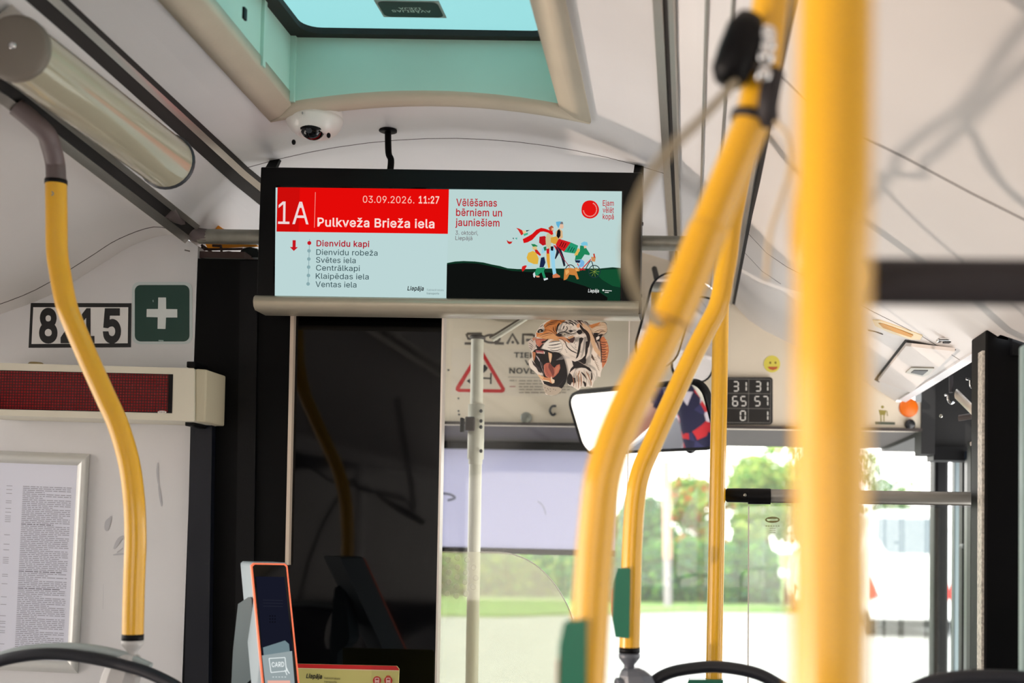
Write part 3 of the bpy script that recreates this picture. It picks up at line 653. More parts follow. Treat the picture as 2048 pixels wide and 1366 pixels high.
# ------------------------------------------------------------------ strip lamp in the left light channel
A, B = P(34, 98, 1.75), P(332, 322, 2.25)
ld = (B - A).normalized()
root = thing('strip_lamp', 'unlit half-round strip lamp with a cream diffuser under the left roof channel', 'lamp', (A + B) / 2)
MB().tube([A, A.lerp(B, .5), B], [.047, .049, .051], 32, False).build('diffuser', M_LAMP, root)
cap = MB().lathe(A, -ld, [(.047, -.006), (.050, -.004), (.050, .006), (.044, .010), (0, .011)], 32).build('end_cap', mat('lamp_cap', (120, 112, 102), .5), root)
sc = A - ld * .0115
MB().lathe(sc, -ld, [(.006, 0), (.006, .002), (.002, .003), (0, .003)], 12).build('screw', M_CHROME, cap)
MB().lathe(B, ld, [(.051, -.002), (.0545, 0), (.0545, .004), (.048, .006), (.030, .007), (0, .007)], 32).build('end_ring', M_DKGREY, root)
nrm = Vector((.72, 0, -.69))
MB().hexa([p - nrm * .012 + w for w in (-nrm * .045, -nrm * .02) for p in (A + Vector((-.03, 0, -.028)), A + Vector((.03, 0, .028)), B + Vector((.03, 0, .028)), B + Vector((-.03, 0, -.028)))]).build('back_plate', M_ALU, root)
pt_ = B - ld * .06

# ------------------------------------------------------------------ dome camera on the roof panel
cz = 2.318
c0 = P(628, 262, 2.41)
zc = roof_z(c0.x, c0.y)
root = thing('dome_camera', 'white dome camera under the roof panel above the display', 'camera', (c0.x, c0.y, zc))
R_ = .0565
MB().lathe((c0.x, c0.y, zc + .006), (0, 0, -1), [(R_ * .98, 0), (R_ * 1.0, .014), (R_ * .985, .0155), (R_ * 1.01, .017), (R_ * 1.0, .024), (R_ * .93, .034), (R_ * .80, .044), (R_ * .62, .052), (R_ * .52, .054), (R_ * .48, .052), (0, .046)], 40).build('housing', mat('camera_white', (232, 230, 226), .3, coat=.3), root)
lens = Vector((c0.x + .002, c0.y - .016, zc - .037))
lens_shell = MB().ball(lens, (.0245, .0245, .0245), 24, 14).build('lens_dome', mat('smoked_dome', (6, 6, 8), .04), root)
MB().lathe(lens + Vector((0, 0, .001)), (0, -.35, 1), [(.0262, -.004), (.0278, 0), (.0262, .006), (.024, .007)], 28).build('lens_ring', M_BPLAST, lens_shell)
MB().tube([lens + Vector((0, -.018, -.010)), lens + Vector((0, -.0238, -.0125))], .006, 12).build('lens', M_DKGREY, lens_shell)
for px, py in ((671, 267), (586, 284)):
    q = P(px, py, c0.y - .04); dv_ = Vector((q.x - c0.x, q.y - c0.y, 0)).normalized()
    hgt = zc + .006 - q.z; rr = R_ * (1.0 if hgt < .026 else .95 if hgt < .033 else .84)
    MB().ball(Vector((c0.x, c0.y, q.z)) + dv_ * rr, (.0042, .004, .0055), 10, 8).build('port', M_BPLAST, root)
q = Vector((c0.x - .006, c0.y - R_ * .985, zc - .020))
MB().ball(q, (.0015, .0015, .003), 8, 6).build('screw_hole', M_GREYPL, root)

# ------------------------------------------------------------------ passenger display
Y0 = 2.5
TL, BR = P(520, 334, Y0), P(1281, 606, Y0)
x0 = P(516, 470, Y0).x; x1 = P(1282, 480, Y0).x; z1 = P(900, 338.5, Y0).z; z0 = P(900, 601, Y0).z
root = thing('passenger_display', 'wide black passenger display showing route 1A, hung under the roof', 'display', ((x0 + x1) / 2, Y0 + .03, z0))
MB().box((x0, Y0 + .002, z0 - .016), (x1, Y0 + .065, z1)).build('housing', mat('display_black', (4, 4, 5), .35, spec=.2), root, bevel=.003)
sx0, sx1 = P(551.5, 485, Y0).x, P(1242.5, 494, Y0).x; sz1 = P(900, 378.8, Y0).z; sz0 = P(894, 598.2, Y0).z
MB().box((sx0 - .003, Y0 + .0005, sz0 - .003), (sx1 + .003, Y0 + .004, sz1 + .003)).build('screen_frame', M_GLOSSB, root)
# rounded aluminium chin
cx0, cx1 = P(511, 610, Y0).x, P(1278, 620, Y0).x
ch = [(Y0 + .062, z0 + .004), (Y0 - .004, z0 + .004), (Y0 - .012, z0 - .001), (Y0 - .015, z0 - .010), (Y0 - .012, z0 - .020), (Y0 - .002, z0 - .027), (Y0 + .062, z0 - .027)]
MB().prism([Vector((cx0, y, z)) for y, z in ch], (cx1 - cx0, 0, 0), 0, True).build('chin', mat('chin_metal', (176, 168, 150), .36, metal=.55, noise=.04, nscale=20), root, bevel=.001)
MB().box((cx1 - .001, Y0 - .008, z0 - .024), (cx1 + .004, Y0 + .06, z0 + .012)).build('chin_end_cap', M_BPLAST, root)
for px, s in ((526, -1), (1275, 1)):
    q = P(px, 335, Y0 + .03)
    MB().hexa([(q.x - .012, Y0 + .05, z1 - .005), (q.x + .012, Y0 + .05, z1 - .005), (q.x + .012, Y0 + .064, z1 - .005), (q.x - .012, Y0 + .064, z1 - .005),
               (q.x - .010, 2.60, roof_z(q.x) + .002), (q.x + .010, 2.60, roof_z(q.x) + .002), (q.x + .010, 2.612, roof_z(q.x) + .002), (q.x - .010, 2.612, roof_z(q.x) + .002)]).build('hanger', M_BLACK, root)
for px, py in ((1284, 448), (1284, 592), (514, 505), (514, 545)):
    q = P(px, py, Y0 + .02); s = 1 if px > 900 else -1
    MB().lathe((x1 if s > 0 else x0, q.y, q.z), (s, 0, 0), [(.0045, -.001), (.0045, .003), (0, .004)], 10).build('side_bolt', M_DKGREY, root)
q = P(775, 293, 2.54)
path = spline([Vector((q.x, q.y, roof_z(q.x) + .004)), P(777, 305, 2.53), P(782, 320, 2.525), P(780, 345, 2.53)], 5)
cable = MB().tube(path, .0068, 14).build('power_cable', M_BLACK, root)
MB().lathe((q.x, q.y, roof_z(q.x) + .003), (0, 0, -1), [(.019, 0), (.019, .004), (.014, .006), (0, .006)], 24).build('cable_gland', M_BLACK, cable)

# the picture on the screen (backlit)
S = Print(on_plane(Y0), glow)
S.poly([(551.3, 375), (897.9, 379), (892.6, 598.1), (549.6, 591.8)], (188, 214, 214))
S.poly([(555, 374.4), (898, 378.7), (896, 467.8), (553, 463.2)], (228, 10, 8))
S.poly([(555, 374.4), (600, 375), (597, 463.8), (553, 463.2)], (205, 12, 10))
S.text('1A', 556, 447.8, 45, (236, 214, 214), 61, 0.0)
S.stroke([(630.8, 384.4), (628.7, 455.2)], 1.1, (245, 150, 140))
S.text('03.09.2026.', 725.6, 405.3, 13.8, (250, 196, 180), 103)
S.text('11:27', 837.3, 406.4, 14, (252, 208, 194), 41, .035)
S.text('Pulkveža Brieža iela', 634.8, 452.6, 17, (250, 222, 216), 234, .03)
S.text('Dienvidu kapi', 632.9, 492.3, 11.6, (176, 26, 44), 105.6, .035)
for t, x, y, w in (('Dienvidu robeža', 632.5, 509.6, 122.5), ('Svētes iela', 632, 525.2, 79.3), ('Centrālkapi', 632, 541, 87.5), ('Klaipēdas iela', 631.4, 557.4, 106), ('Ventas iela', 631, 573.8, 81.8)):
    S.text(t, x, y, 11, (44, 70, 76), w, .004)
S.stroke([(619.2, 478), (616.1, 568)], .9, (120, 150, 156), smooth=False)
S.disc((618.6, 486), 4, (196, 22, 34), n=16)
for c in ((618, 501.6), (617.7, 518), (617.3, 534.2), (616.9, 550.9), (616.2, 567.8)): S.disc(c, 3.6, (136, 168, 172), n=14, up=(c[1] < 503))
S.poly([(585.2, 480.3), (591.5, 480.4), (591.3, 494.3), (595.8, 494.4), (587.6, 502), (579.8, 494), (585, 494.1)], (196, 20, 30))
S.text('Liepāja', 814.6, 580.6, 8.2, (18, 24, 28), 33, .04, .18)
S.text('Sabiedriskais', 853.5, 581.6, 4, (130, 150, 152), 34); S.text('transports', 853.2, 588.6, 4, (84, 104, 108), 25)
# right half: an election poster
S.poly([(897.9, 378.5), (1243.8, 382.6), (1240.2, 603.4), (892.6, 598.1)], (186, 212, 210))
S.poly([(894, 526), (910, 523), (927, 522), (950, 523), (967, 525), (984, 529), (1000, 532), (1015, 536.5), (1035, 538), (1060, 538), (1100, 537), (1150, 537), (1200, 537), (1225, 534.5), (1241.6, 536), (1240.2, 603.4), (892.6, 598.1)], (16, 52, 36))
S.poly([(893.8, 529), (910, 527), (930, 526), (955, 527), (980, 532), (1000, 537), (1025, 542), (1060, 544), (1100, 545), (1130, 560), (1170, 572), (1200, 585), (1215, 595), (1214, 602.9), (892.6, 598.1)], (15, 17, 16))
S.poly([(1185, 541), (1215, 539), (1241.5, 538), (1240.8, 575), (1225, 572), (1205, 560)], (20, 78, 48))
for t, x, y, w in (('Vēlēšanas', 912.3, 411.8, 81.6), ('bērniem un', 912, 431.5, 92), ('jauniešiem', 910.7, 451.6, 88.2)): S.text(t, x, y, 14.2, (184, 26, 40), w, .024)
S.text('3. oktobrī,', 911, 469.3, 8, (104, 84, 92), 45); S.text('Liepājā', 910.7, 479.9, 8, (104, 84, 92), 33.8)
S.poly([(1180 + (17.5 + .6 * math.sin(3 * a + 1)) * math.cos(a), 418.9 + (18.8 + .7 * math.cos(2 * a)) * math.sin(a)) for a in [2 * math.pi * i / 36 for i in range(36)]], (224, 22, 20))
S.k += 1
for i in range(26):
    a = math.radians(-62 + i * 9.2); rr_ = 12.9
    S.stroke([(1180 + rr_ * math.cos(a) * .95, 418.9 + rr_ * math.sin(a)), (1180 + (rr_ + 2.2) * math.cos(a + .03) * .95, 418.9 + (rr_ + 2.2) * math.sin(a + .03))], 1.1, (242, 190, 180), up=False)
for t, y in (('Ejam', 411.4), ('vēlēt', 425.1), ('kopā', 438.2)): S.text(t, 1205.4, y, 10.6, (190, 26, 40), 22.2, .02)
S.text('Liepāja', 1176, 584.6, 6.6, (232, 236, 234), 22, .02, .18)
S.disc((1206.5, 580.5), 1.9, (226, 230, 228), n=8); S.stroke([(1209.5, 581), (1223.5, 581.8)], 1.5, (210, 214, 212)); S.stroke([(1209.5, 584.6), (1217.5, 585)], 1.5, (210, 214, 212))
# walking family, cyclist and dog (crop of the photograph at 6.208 x)
g = lambda pts: [(1000 + u / 6.208, 380 + v / 6.208) for u, v in pts]
def fp(pts, c): S.poly(g(pts), c)
def fs_(pts, w, c): S.stroke(g(pts), w / 6.208, c)
fp([(200, 470), (235, 478), (275, 500), (290, 545), (265, 565), (245, 530), (225, 495)], (206, 40, 34))
fp([(275, 500), (325, 510), (320, 535), (290, 545)], (226, 200, 150)); fp([(320, 500), (370, 498), (330, 518)], (30, 60, 60)); fp([(290, 545), (345, 530), (348, 552), (300, 572)], (70, 180, 140))
fp([(82, 620), (110, 640), (150, 640), (160, 628), (140, 665), (115, 672), (95, 658)], (196, 34, 30)); fp([(155, 598), (172, 592), (170, 615)], (40, 60, 60)); fp([(185, 598), (215, 590), (210, 618)], (90, 170, 160))
fp([(282, 610), (350, 575), (400, 545), (450, 495), (510, 470), (560, 480), (600, 495), (655, 520), (650, 550), (600, 530), (540, 515), (500, 520), (455, 560), (400, 620), (340, 650), (295, 660)], (212, 18, 20))
fp([(490, 580), (560, 570), (575, 600), (570, 680), (530, 690), (485, 655)], (186, 24, 30))
fp([(600, 470), (640, 440), (665, 460), (660, 510), (620, 510)], (176, 84, 50)); fp([(640, 470), (662, 470), (665, 500), (640, 505)], (228, 176, 140))
fp([(585, 540), (620, 525), (665, 550), (650, 600), (630, 700), (660, 720), (600, 730), (570, 690), (565, 600)], (200, 190, 150))
fp([(600, 500), (650, 505), (662, 545), (640, 560), (600, 530)], (214, 24, 24))
fp([(695, 395), (740, 390), (775, 395), (740, 440), (725, 475), (700, 430)], (96, 176, 214)); fp([(745, 420), (785, 425), (790, 465), (770, 485), (740, 470)], (226, 188, 160)); fp([(755, 395), (780, 395), (785, 425), (745, 425)], (120, 120, 124))
fp([(690, 520), (735, 475), (775, 510), (780, 590), (740, 620), (700, 600)], (214, 176, 132)); fp([(712, 505), (735, 485), (752, 515), (750, 570), (725, 605), (702, 570)], (22, 22, 24))
fp([(630, 590), (700, 575), (735, 640), (720, 670), (670, 670), (630, 650)], (214, 160, 60))
fp([(730, 605), (878, 650), (800, 770), (720, 720), (690, 680)], (206, 30, 34)); fp([(878, 650), (970, 690), (940, 790), (790, 770)], (38, 150, 110))
for a in ((770, 640), (795, 650), (820, 660)): fs_([(a[0], a[1]), (a[0] - 30, a[1] + 60)], 9, (60, 12, 16))
for a in ((870, 700), (900, 710), (925, 720)): fs_([(a[0], a[1]), (a[0] - 30, a[1] + 55)], 9, (14, 60, 50))
fp([(660, 680), (690, 690), (730, 760), (710, 770)], (200, 30, 40))
fp([(700, 690), (760, 740), (800, 850), (812, 940), (790, 950), (760, 840), (735, 780), (690, 860), (680, 850), (700, 770)], (34, 36, 50))
fp([(625, 730), (685, 720), (680, 850), (685, 950), (700, 1040), (660, 1060), (640, 930), (630, 830)], (150, 208, 232)); fp([(630, 700), (665, 700), (660, 755), (630, 750)], (20, 26, 40))
fp([(652, 1055), (700, 1035), (745, 1065), (745, 1085), (655, 1092)], (206, 120, 80)); fp([(575, 790), (615, 780), (622, 960), (600, 975), (580, 880)], (222, 160, 60)); fp([(575, 730), (615, 725), (610, 790), (580, 790)], (196, 26, 30))
fp([(385, 670), (430, 672), (470, 695), (440, 715), (420, 720)], (36, 130, 80)); fp([(400, 705), (450, 700), (465, 735), (430, 750), (405, 735)], (220, 190, 130)); fp([(430, 740), (460, 740), (508, 800), (500, 820), (440, 780)], (196, 34, 34))
fp([(350, 780), (410, 755), (450, 780), (480, 850), (470, 920), (420, 920), (350, 890), (330, 840)], (222, 178, 66)); fp([(340, 930), (400, 910), (400, 930), (350, 955)], (170, 214, 226)); fp([(275, 950), (310, 935), (335, 940), (310, 985), (280, 1015), (268, 985)], (206, 30, 30))
fp([(520, 730), (555, 700), (575, 720), (565, 770), (540, 780), (515, 800)], (150, 205, 226)); fp([(540, 710), (575, 700), (575, 750), (550, 755)], (40, 120, 80)); fp([(510, 840), (550, 830), (565, 900), (540, 960), (490, 960), (500, 890)], (26, 38, 74))
fp([(455, 970), (560, 960), (545, 1010), (570, 1090), (540, 1095), (515, 1020), (470, 1060), (440, 1070), (430, 1030)], (34, 140, 96)); fp([(410, 1040), (430, 1015), (440, 1060), (430, 1090), (415, 1080)], (206, 220, 224)); fp([(540, 1100), (590, 1090), (597, 1108), (548, 1125)], (214, 224, 228)); fp([(440, 1062), (490, 1065), (490, 1085), (455, 1085)], (214, 150, 120))
fs_([(700, 690), (780, 840), (870, 960)], 8, (170, 40, 70))
S.ring(g([(1172 + 76 * math.cos(i * .262), 1012 + 82 * math.sin(i * .262)) for i in range(24)]), g([(1172 + 66 * math.cos(i * .262), 1012 + 71 * math.sin(i * .262)) for i in range(24)]), (30, 54, 56))
for i in range(9): S.stroke(g([(1172, 1012), (1172 + 62 * math.cos(.7 * i), 1012 + 66 * math.sin(.7 * i))]), .5, (150, 170, 70), up=(i == 0))
fs_([(815, 975), (840, 940), (880, 930), (915, 950), (935, 985)], 10, (26, 40, 40))
fs_([(1000, 1000), (1110, 880), (1130, 860)], 12, (206, 40, 44)); fs_([(960, 910), (1000, 980), (1060, 990)], 11, (206, 40, 44)); fs_([(1060, 990), (1130, 880), (1170, 1010)], 10, (24, 44, 46))
fp([(1130, 830), (1190, 830), (1180, 890), (1140, 885)], (204, 140, 90)); fs_([(1165, 790), (1175, 840)], 18, (190, 60, 40))
fp([(995, 690), (1050, 690), (1115, 790), (1110, 810), (1050, 800), (1010, 860), (930, 870), (940, 810), (990, 760)], (30, 132, 88)); fp([(930, 790), (970, 720), (995, 740), (960, 810), (920, 815)], (222, 178, 90))
fp([(1005, 660), (1045, 640), (1085, 650), (1090, 690), (1050, 700), (1010, 690)], (120, 196, 220)); fp([(1040, 690), (1075, 690), (1070, 720), (1045, 725)], (226, 186, 156)); fp([(930, 875), (1010, 860), (1050, 890), (1040, 950), (960, 965), (1000, 910), (940, 900)], (120, 176, 220)); fp([(930, 870), (1000, 875), (985, 905), (940, 900)], (30, 40, 66))
fp([(800, 985), (850, 965), (920, 975), (945, 960), (995, 985), (985, 1010), (950, 1010), (980, 1105), (955, 1110), (930, 1060), (860, 1050), (835, 1100), (815, 1115), (790, 1120), (795, 1050)], (200, 128, 62)); fp([(810, 1000), (850, 985), (860, 1020), (820, 1060)], (226, 166, 96)); fp([(930, 975), (970, 975), (975, 1005), (945, 1010)], (226, 160, 90))
scr = S.build('screen', root)
# ------------------------------------------------------------------ bulkhead: signs, red message board, notice frame
YW = 2.62
# fleet number plate
root = thing('number_plate', 'white plate with black border and number 8215 on the bulkhead', 'plate', P(160, 650, YW))
pt = Print(on_plane(YW - .0012))
cn = [(61.5, 606), (262.5, 606.5), (261.5, 694.5), (57, 695.5)]
MB().prism([P(u, v, YW - .0012) for u, v in cn], (0, .002, 0)).build('plate', mat('plate_black', (14, 14, 16), .4), root)
pt.poly([(66.5, 614.5), (256.5, 614.5), (255.5, 686.5), (63, 688)], (226, 224, 222))
dig = [('8', 78, 37), ('2', 121, 34), ('1', 163, 26), ('5', 205.5, 36.5)]
for ch, x, w in dig: pt.text(ch, x, 682.5, 62, (16, 16, 18), w, .065, cr=1, sr=0)
pt.build('number', root)
# first aid sign
root = thing('first_aid_sign', 'green square sign with a white cross on the white bulkhead', 'sign', P(323, 625, YW))
MB().prism([P(u, v, YW - .0015) for u, v in rrect(264, 564, 384, 688, 14)], (0, .0025, 0)).build('backing', mat('sign_rim', (196, 206, 206), .35), root)
pt = Print(on_plane(YW - .0016))
pt.poly(rrect(269.5, 570, 379, 683, 12), (10, 58, 48))
pt.poly([(316.5, 595), (332, 595), (332.3, 618), (354.5, 618.4), (354.5, 635), (332, 635), (331, 658), (315, 657.5), (315.5, 634.5), (293, 634), (293.5, 618), (316, 618)], (214, 220, 218))
pt.stroke([(317, 681), (327, 681.5)], 2.5, (150, 170, 165)); pt.stroke([(306, 600), (306.5, 604)], 1.5, (170, 190, 185))
pt.build('cross', root)
# red LED message board
YB_ = 2.50
root = thing('message_board', 'long cream message board with a dark red dot matrix, on the bulkhead', 'display', P(200, 785, YB_ + .06))
fr = [(-60, 724), (388, 736.5), (388, 842.5), (-60, 829)]
M_CREAM = mat('cream_casing', (212, 206, 188), .42, noise=.03)
b1 = MB().prism([P(u, v, YB_) for u, v in fr], (0, .119, 0)); b1.build('casing', M_CREAM, root, bevel=.004)
a0, a1 = P(388, 736.5, YB_), P(388, 842.5, YB_); c0_, c1_ = P(413.5, 739, YB_ + .012), P(410.5, 843.5, YB_ + .012)
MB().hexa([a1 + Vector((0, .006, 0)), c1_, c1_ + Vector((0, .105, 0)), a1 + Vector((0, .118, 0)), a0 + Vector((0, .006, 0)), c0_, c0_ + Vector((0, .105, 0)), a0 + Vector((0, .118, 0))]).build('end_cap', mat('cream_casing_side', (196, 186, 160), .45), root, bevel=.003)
M_LED = bpy.data.materials.new('red_dot_matrix'); M_LED.use_nodes = True
nt = M_LED.node_tree; bs = nt.nodes['Principled BSDF']; tc = nt.nodes.new('ShaderNodeTexCoord'); br = nt.nodes.new('ShaderNodeTexBrick'); mp = nt.nodes.new('ShaderNodeMapping')
mp.inputs['Rotation'].default_value = (math.radians(90), 0, 0); mp.inputs['Scale'].default_value = (1, 1, 1)
br.offset = 0; br.inputs['Scale'].default_value = 1; br.inputs['Brick Width'].default_value = .0059; br.inputs['Row Height'].default_value = .0059; br.inputs['Mortar Size'].default_value = .0009
br.inputs['Color1'].default_value = lin((124, 8, 12)); br.inputs['Color2'].default_value = lin((110, 6, 10)); br.inputs['Mortar'].default_value = lin((52, 2, 5))
nt.links.new(tc.outputs['Object'], mp.inputs[0]); nt.links.new(mp.outputs[0], br.inputs['Vector']); nt.links.new(br.outputs['Color'], bs.inputs['Base Color']); bs.inputs['Roughness'].default_value = .2
MB().prism([P(u, v, YB_ - .0006) for u, v in ((-60, 739), (346, 748.5), (344, 826.5), (-60, 817))], (0, .002, 0)).build('matrix_surround', M_GLOSSB, root)
MB().prism([P(u, v, YB_ - .0012) for u, v in ((-60, 740.5), (337, 749.5), (335, 824.5), (-60, 815.5))], (0, .002, 0)).build('dot_matrix', M_LED, root)
pt = Print(on_plane(YB_ - .0015)); pt.disc((324, 824.3), 9, (222, 214, 206), 3, 16)
for i in range(5): pt.stroke([(318.5 + i * 2.6, 822.6), (318.5 + i * 2.6, 826)], .9, (70, 60, 60), up=(i == 0))
pt.build('badge', root)
for u, v in ((388, 731), (385, 847)):
    q = P(u, v, YB_ + .05); MB().box(q + Vector((-.008, -.02, -.007)), q + Vector((.010, .05, .006))).build('bracket', M_BPLAST, root, bevel=.002)
MB().lathe(P(72, 727, 2.56) + Vector((0, 0, -.002)), (0, 0, 1), [(.016, 0), (.013, .004), (0, .005)], 16).build('rivet', mat('brass_rivet', (180, 160, 110), .4, metal=.5), root)
# notice in an aluminium snap frame
root = thing('notice_frame', 'aluminium snap frame with a densely printed white notice on the bulkhead', 'frame', P(60, 1366, YW))
def npt(u, v):
    """u, v in 0..1 across the frame; it hangs slightly askew"""
    tl, tr, br_, bl = (-150, 896), (180, 908), (156, 1347), (-170, 1332)
    a = (tl[0] + (tr[0] - tl[0]) * u, tl[1] + (tr[1] - tl[1]) * u); b = (bl[0] + (br_[0] - bl[0]) * u, bl[1] + (br_[1] - bl[1]) * u)
    return (a[0] + (b[0] - a[0]) * v, a[1] + (b[1] - a[1]) * v)
du, dv = 25 / 330, 25 / 438
def fb(cs, yo=0.0):
    o4 = [npt(*c) for c in cs]
    mid_ = [(o4[0][0] * .5 + o4[3][0] * .5, o4[0][1] * .5 + o4[3][1] * .5), (o4[1][0] * .5 + o4[2][0] * .5, o4[1][1] * .5 + o4[2][1] * .5)]
    out = [P(*p, YW - .001) for p in (o4[0], o4[1])]; ins = [P(*p, YW - .001) for p in (o4[3], o4[2])]; md = [P(*p, YW - .015) for p in mid_]
    q1 = [P(o4[0][0] * .75 + o4[3][0] * .25, o4[0][1] * .75 + o4[3][1] * .25, YW - .013), P(o4[1][0] * .75 + o4[2][0] * .25, o4[1][1] * .75 + o4[2][1] * .25, YW - .013)]
    q2 = [P(o4[0][0] * .25 + o4[3][0] * .75, o4[0][1] * .25 + o4[3][1] * .75, YW - .012), P(o4[1][0] * .25 + o4[2][0] * .75, o4[1][1] * .25 + o4[2][1] * .75, YW - .012)]
    return MB().sweep([out, q1, md, q2, ins])
M_SNAP = mat('snap_frame', (208, 208, 204), .33, metal=.25)
fb([(0, 0), (1, 0), (1 - du, dv), (du, dv)]).build('frame_side', M_SNAP, root)
fb([(1, 0), (1, 1), (1 - du, 1 - dv), (1 - du, dv)]).build('frame_side', M_SNAP, root)
fb([(1, 1), (0, 1), (du, 1 - dv), (1 - du, 1 - dv)]).build('frame_side', M_SNAP, root)
fb([(0, 1), (0, 0), (du, dv), (du, 1 - dv)]).build('frame_side', M_SNAP, root)
MB().prism([P(*npt(u, v), YW - .003) for u, v in ((du * .8, dv * .8), (1 - du * .8, dv * .8), (1 - du * .8, 1 - dv * .8), (du * .8, 1 - dv * .8))], (0, .002, 0)).build('notice_sheet', mat('notice_paper', (222, 224, 238), .35, coat=.5), root)
pt = Print(lambda u, v, l: P(*npt(u, v), YW - .0032 - l), step=.0003)
rnd = random.Random(4)
pt.k = 1
for colx, rows, off in (((.505, .605, .90), 92, .150), ((.10, .10, .46), 88, .115)):
    y = off; para = rnd.randint(3, 8)
    for i in range(rows):
        y += .0086
        if y > .93: break
        para -= 1
        bold = para == 0 and rnd.random() < .25
        end = colx[2] if para > 0 else colx[1] + (colx[2] - colx[1]) * rnd.uniform(.3, .9)
        start = colx[1]
        if para == 0: para = rnd.randint(2, 7)
        if rnd.random() < .35: pt.stroke([(colx[0], y), (colx[0] + .035, y)], .0026, (160, 160, 174), up=False)
        x = start
        while x < end:
            wd = min(end - x, rnd.uniform(.012, .05))
            pt.stroke([(x, y), (x + wd, y)], .0046 if bold else .0036, (126, 126, 138) if bold else (158, 158, 172), up=False); x += wd + .006
pt.build('printed_text', root)
# scuffs on the bulkhead
pt = Print(on_plane(YW - .0004))
for s_ in ([(316, 925), (315, 945), (317, 970)], [(317, 968), (320, 990), (323, 1013)]): pt.stroke(s_, 4.5, (178, 178, 182), taper=True)
for s_, w in (([(211, 1060), (214, 1045), (222, 1035)], 8), ([(222, 1032), (216, 1052), (212, 1062)], 7), ([(228, 1098), (238, 1080), (248, 1072)], 8), ([(234, 1105), (246, 1096)], 6), ([(226, 1110), (240, 1108), (248, 1108)], 4), ([(207, 1168), (206, 1218)], 1.4)):
    pt.stroke(s_, w, (180, 180, 184), taper=True, smooth=len(s_) > 2)
pt.stroke([(369, 500), (380, 502.5)], 2.5, (96, 90, 86)); pt.build('scuff_marks', wall_front)

# ------------------------------------------------------------------ rail across the bus behind the display
root = thing('cross_rail', 'grey steel grab rail running across the bus behind the display', 'rail', P(900, 480, 2.66))
rl = P(398, 474, 2.62); rr_ = P(1443, 487, 2.62); zc_ = (rl.z + rr_.z) / 2
MB().tube([Vector((rl.x, 2.62, zc_)), Vector((rr_.x + .01, 2.62, zc_))], .0165, 20).build('tube', mat('rail_steel', (152, 150, 140), .42, metal=.55, noise=.2, nscale=30), root)
q = Vector((rl.x, 2.62, zc_)); e = l2(2.50)
MB().tube(spline([q + Vector((.02, 0, 0)), q + Vector((-.008, -.005, .004)), q + Vector((-.02, -.03, .02)), Vector((e.x + .012, 2.48, e.z + .02))], 5), .0165, 16).build('elbow', M_TAUPE, root)
MB().tube([Vector((rr_.x, 2.62, zc_)), Vector((rr_.x, 2.52, zc_))], .014, 14).build('end_clamp', M_TAUPE, root)

# orange folder and wire rack behind the partition
root = thing('wire_rack', 'brown wire rack on top of the dark partition left of the display', 'rack', P(450, 520, 2.78))
M_WIRE = mat('brown_wire', (58, 36, 30), .5)
for pts in (((406, 490), (398, 520)), ((441, 490), (446, 520)), ((400, 499), (485, 498)), ((403, 490), (444, 519)), ((425, 491), (441, 492))):
    MB().tube([P(*p, 2.655) for p in pts], .0028, 8).build('wire', M_WIRE, root)
MB().box(P(398, 515.5, 2.63), P(512, 518, 2.70)).build('base_bar', M_WIRE, root)
tag(MB().prism([P(u, v, 2.675) for u, v in ((410, 432), (444, 456), (516, 491), (508, 492.5), (440, 497), (416, 498), (401, 470))], (0, .008, 0)).build('folder', mat('orange_card', (238, 150, 10), .5)), 'orange card folder standing up behind the grey cross rail', 'folder')
tag(MB().prism([P(u, v, 2.632) for u, v in ((448, 511), (476, 514), (476, 517), (448, 516.5))], (0, .02, 0)).build('card_box', mat('orange_card', (238, 150, 10), .5)), 'small orange card box on the dark partition', 'box')
m = MB()
m.prism([P(u, v, 2.663) for u, v in ((448, 503), (458, 502), (480, 506), (490, 503), (484, 511), (470, 510), (452, 511), (456, 507))], (0, .01, 0))
m.prism([P(u, v, 2.672) for u, v in ((480, 505), (484, 497), (500, 494), (514, 497), (520, 515), (478, 514.5))], (0, .05, 0))
tag(m.build('cloth_bundle', mat('dark_cloth', (14, 26, 26), .8)), 'dark crumpled cloth on the partition beside the orange box', 'cloth')

# ------------------------------------------------------------------ yellow grab poles
def mk_pole(name, label, path, r, Yd=None, extra=None, group=None):
    pts = spline(path, 8)
    root = thing(name, label, 'pole', pts[-1])
    MB().tube(pts, r, 22).build('tube', M_YELLOW, root)
    return root, pts
YP = 2.0
lp = [(112, 364), (113, 425), (114, 499), (120, 545), (133, 611), (148, 650), (165, 690), (189, 745), (214, 800), (237, 852), (258, 925), (268, 1000), (271, 1077), (269, 1140), (267, 1200), (265.5, 1272)]
root, pts = mk_pole('grab_pole', 'bent yellow grab pole with a grey elbow in front of the white bulkhead', [P(x, y, YP) for x, y in lp], .0168)
e0 = l2(1.93) + Vector((.004, 0, -.002))
MB().tube(spline([e0, P(88, 262, 1.95), P(101, 290, 1.975), P(110, 325, YP), P(112, 352, YP), P(112, 366, YP)], 6), [.0155] * 26 + [.0165] * 5, 20).build('elbow', M_TAUPE, root)
q = P(112, 364, YP); d = (P(112, 352, YP) - q).normalized()
MB().lathe(q, d, [(.0166, -.004), (.0176, -.004), (.0176, .003), (.0160, .003)], 22).build('collar', M_BPLAST, root)
q = P(103, 387, YP - .0166); MB().lathe(q + Vector((0, .002, 0)), (-.15, -1, 0), [(.0042, 0), (.0042, .002), (.0022, .0022), (.0022, .0008), (0, .0008)], 12).build('screw', M_STEEL, root)
q = P(265.5, 1272, YP)
MB().lathe(q, (0, 0, -1), [(.0170, -.003), (.0172, -.003), (.0172, .007), (.0150, .007)], 22).build('collar', M_BPLAST, root)
M_SOCK = mat('pale_grey_casting', (186, 184, 182), .36, bump=.04, bscale=300)
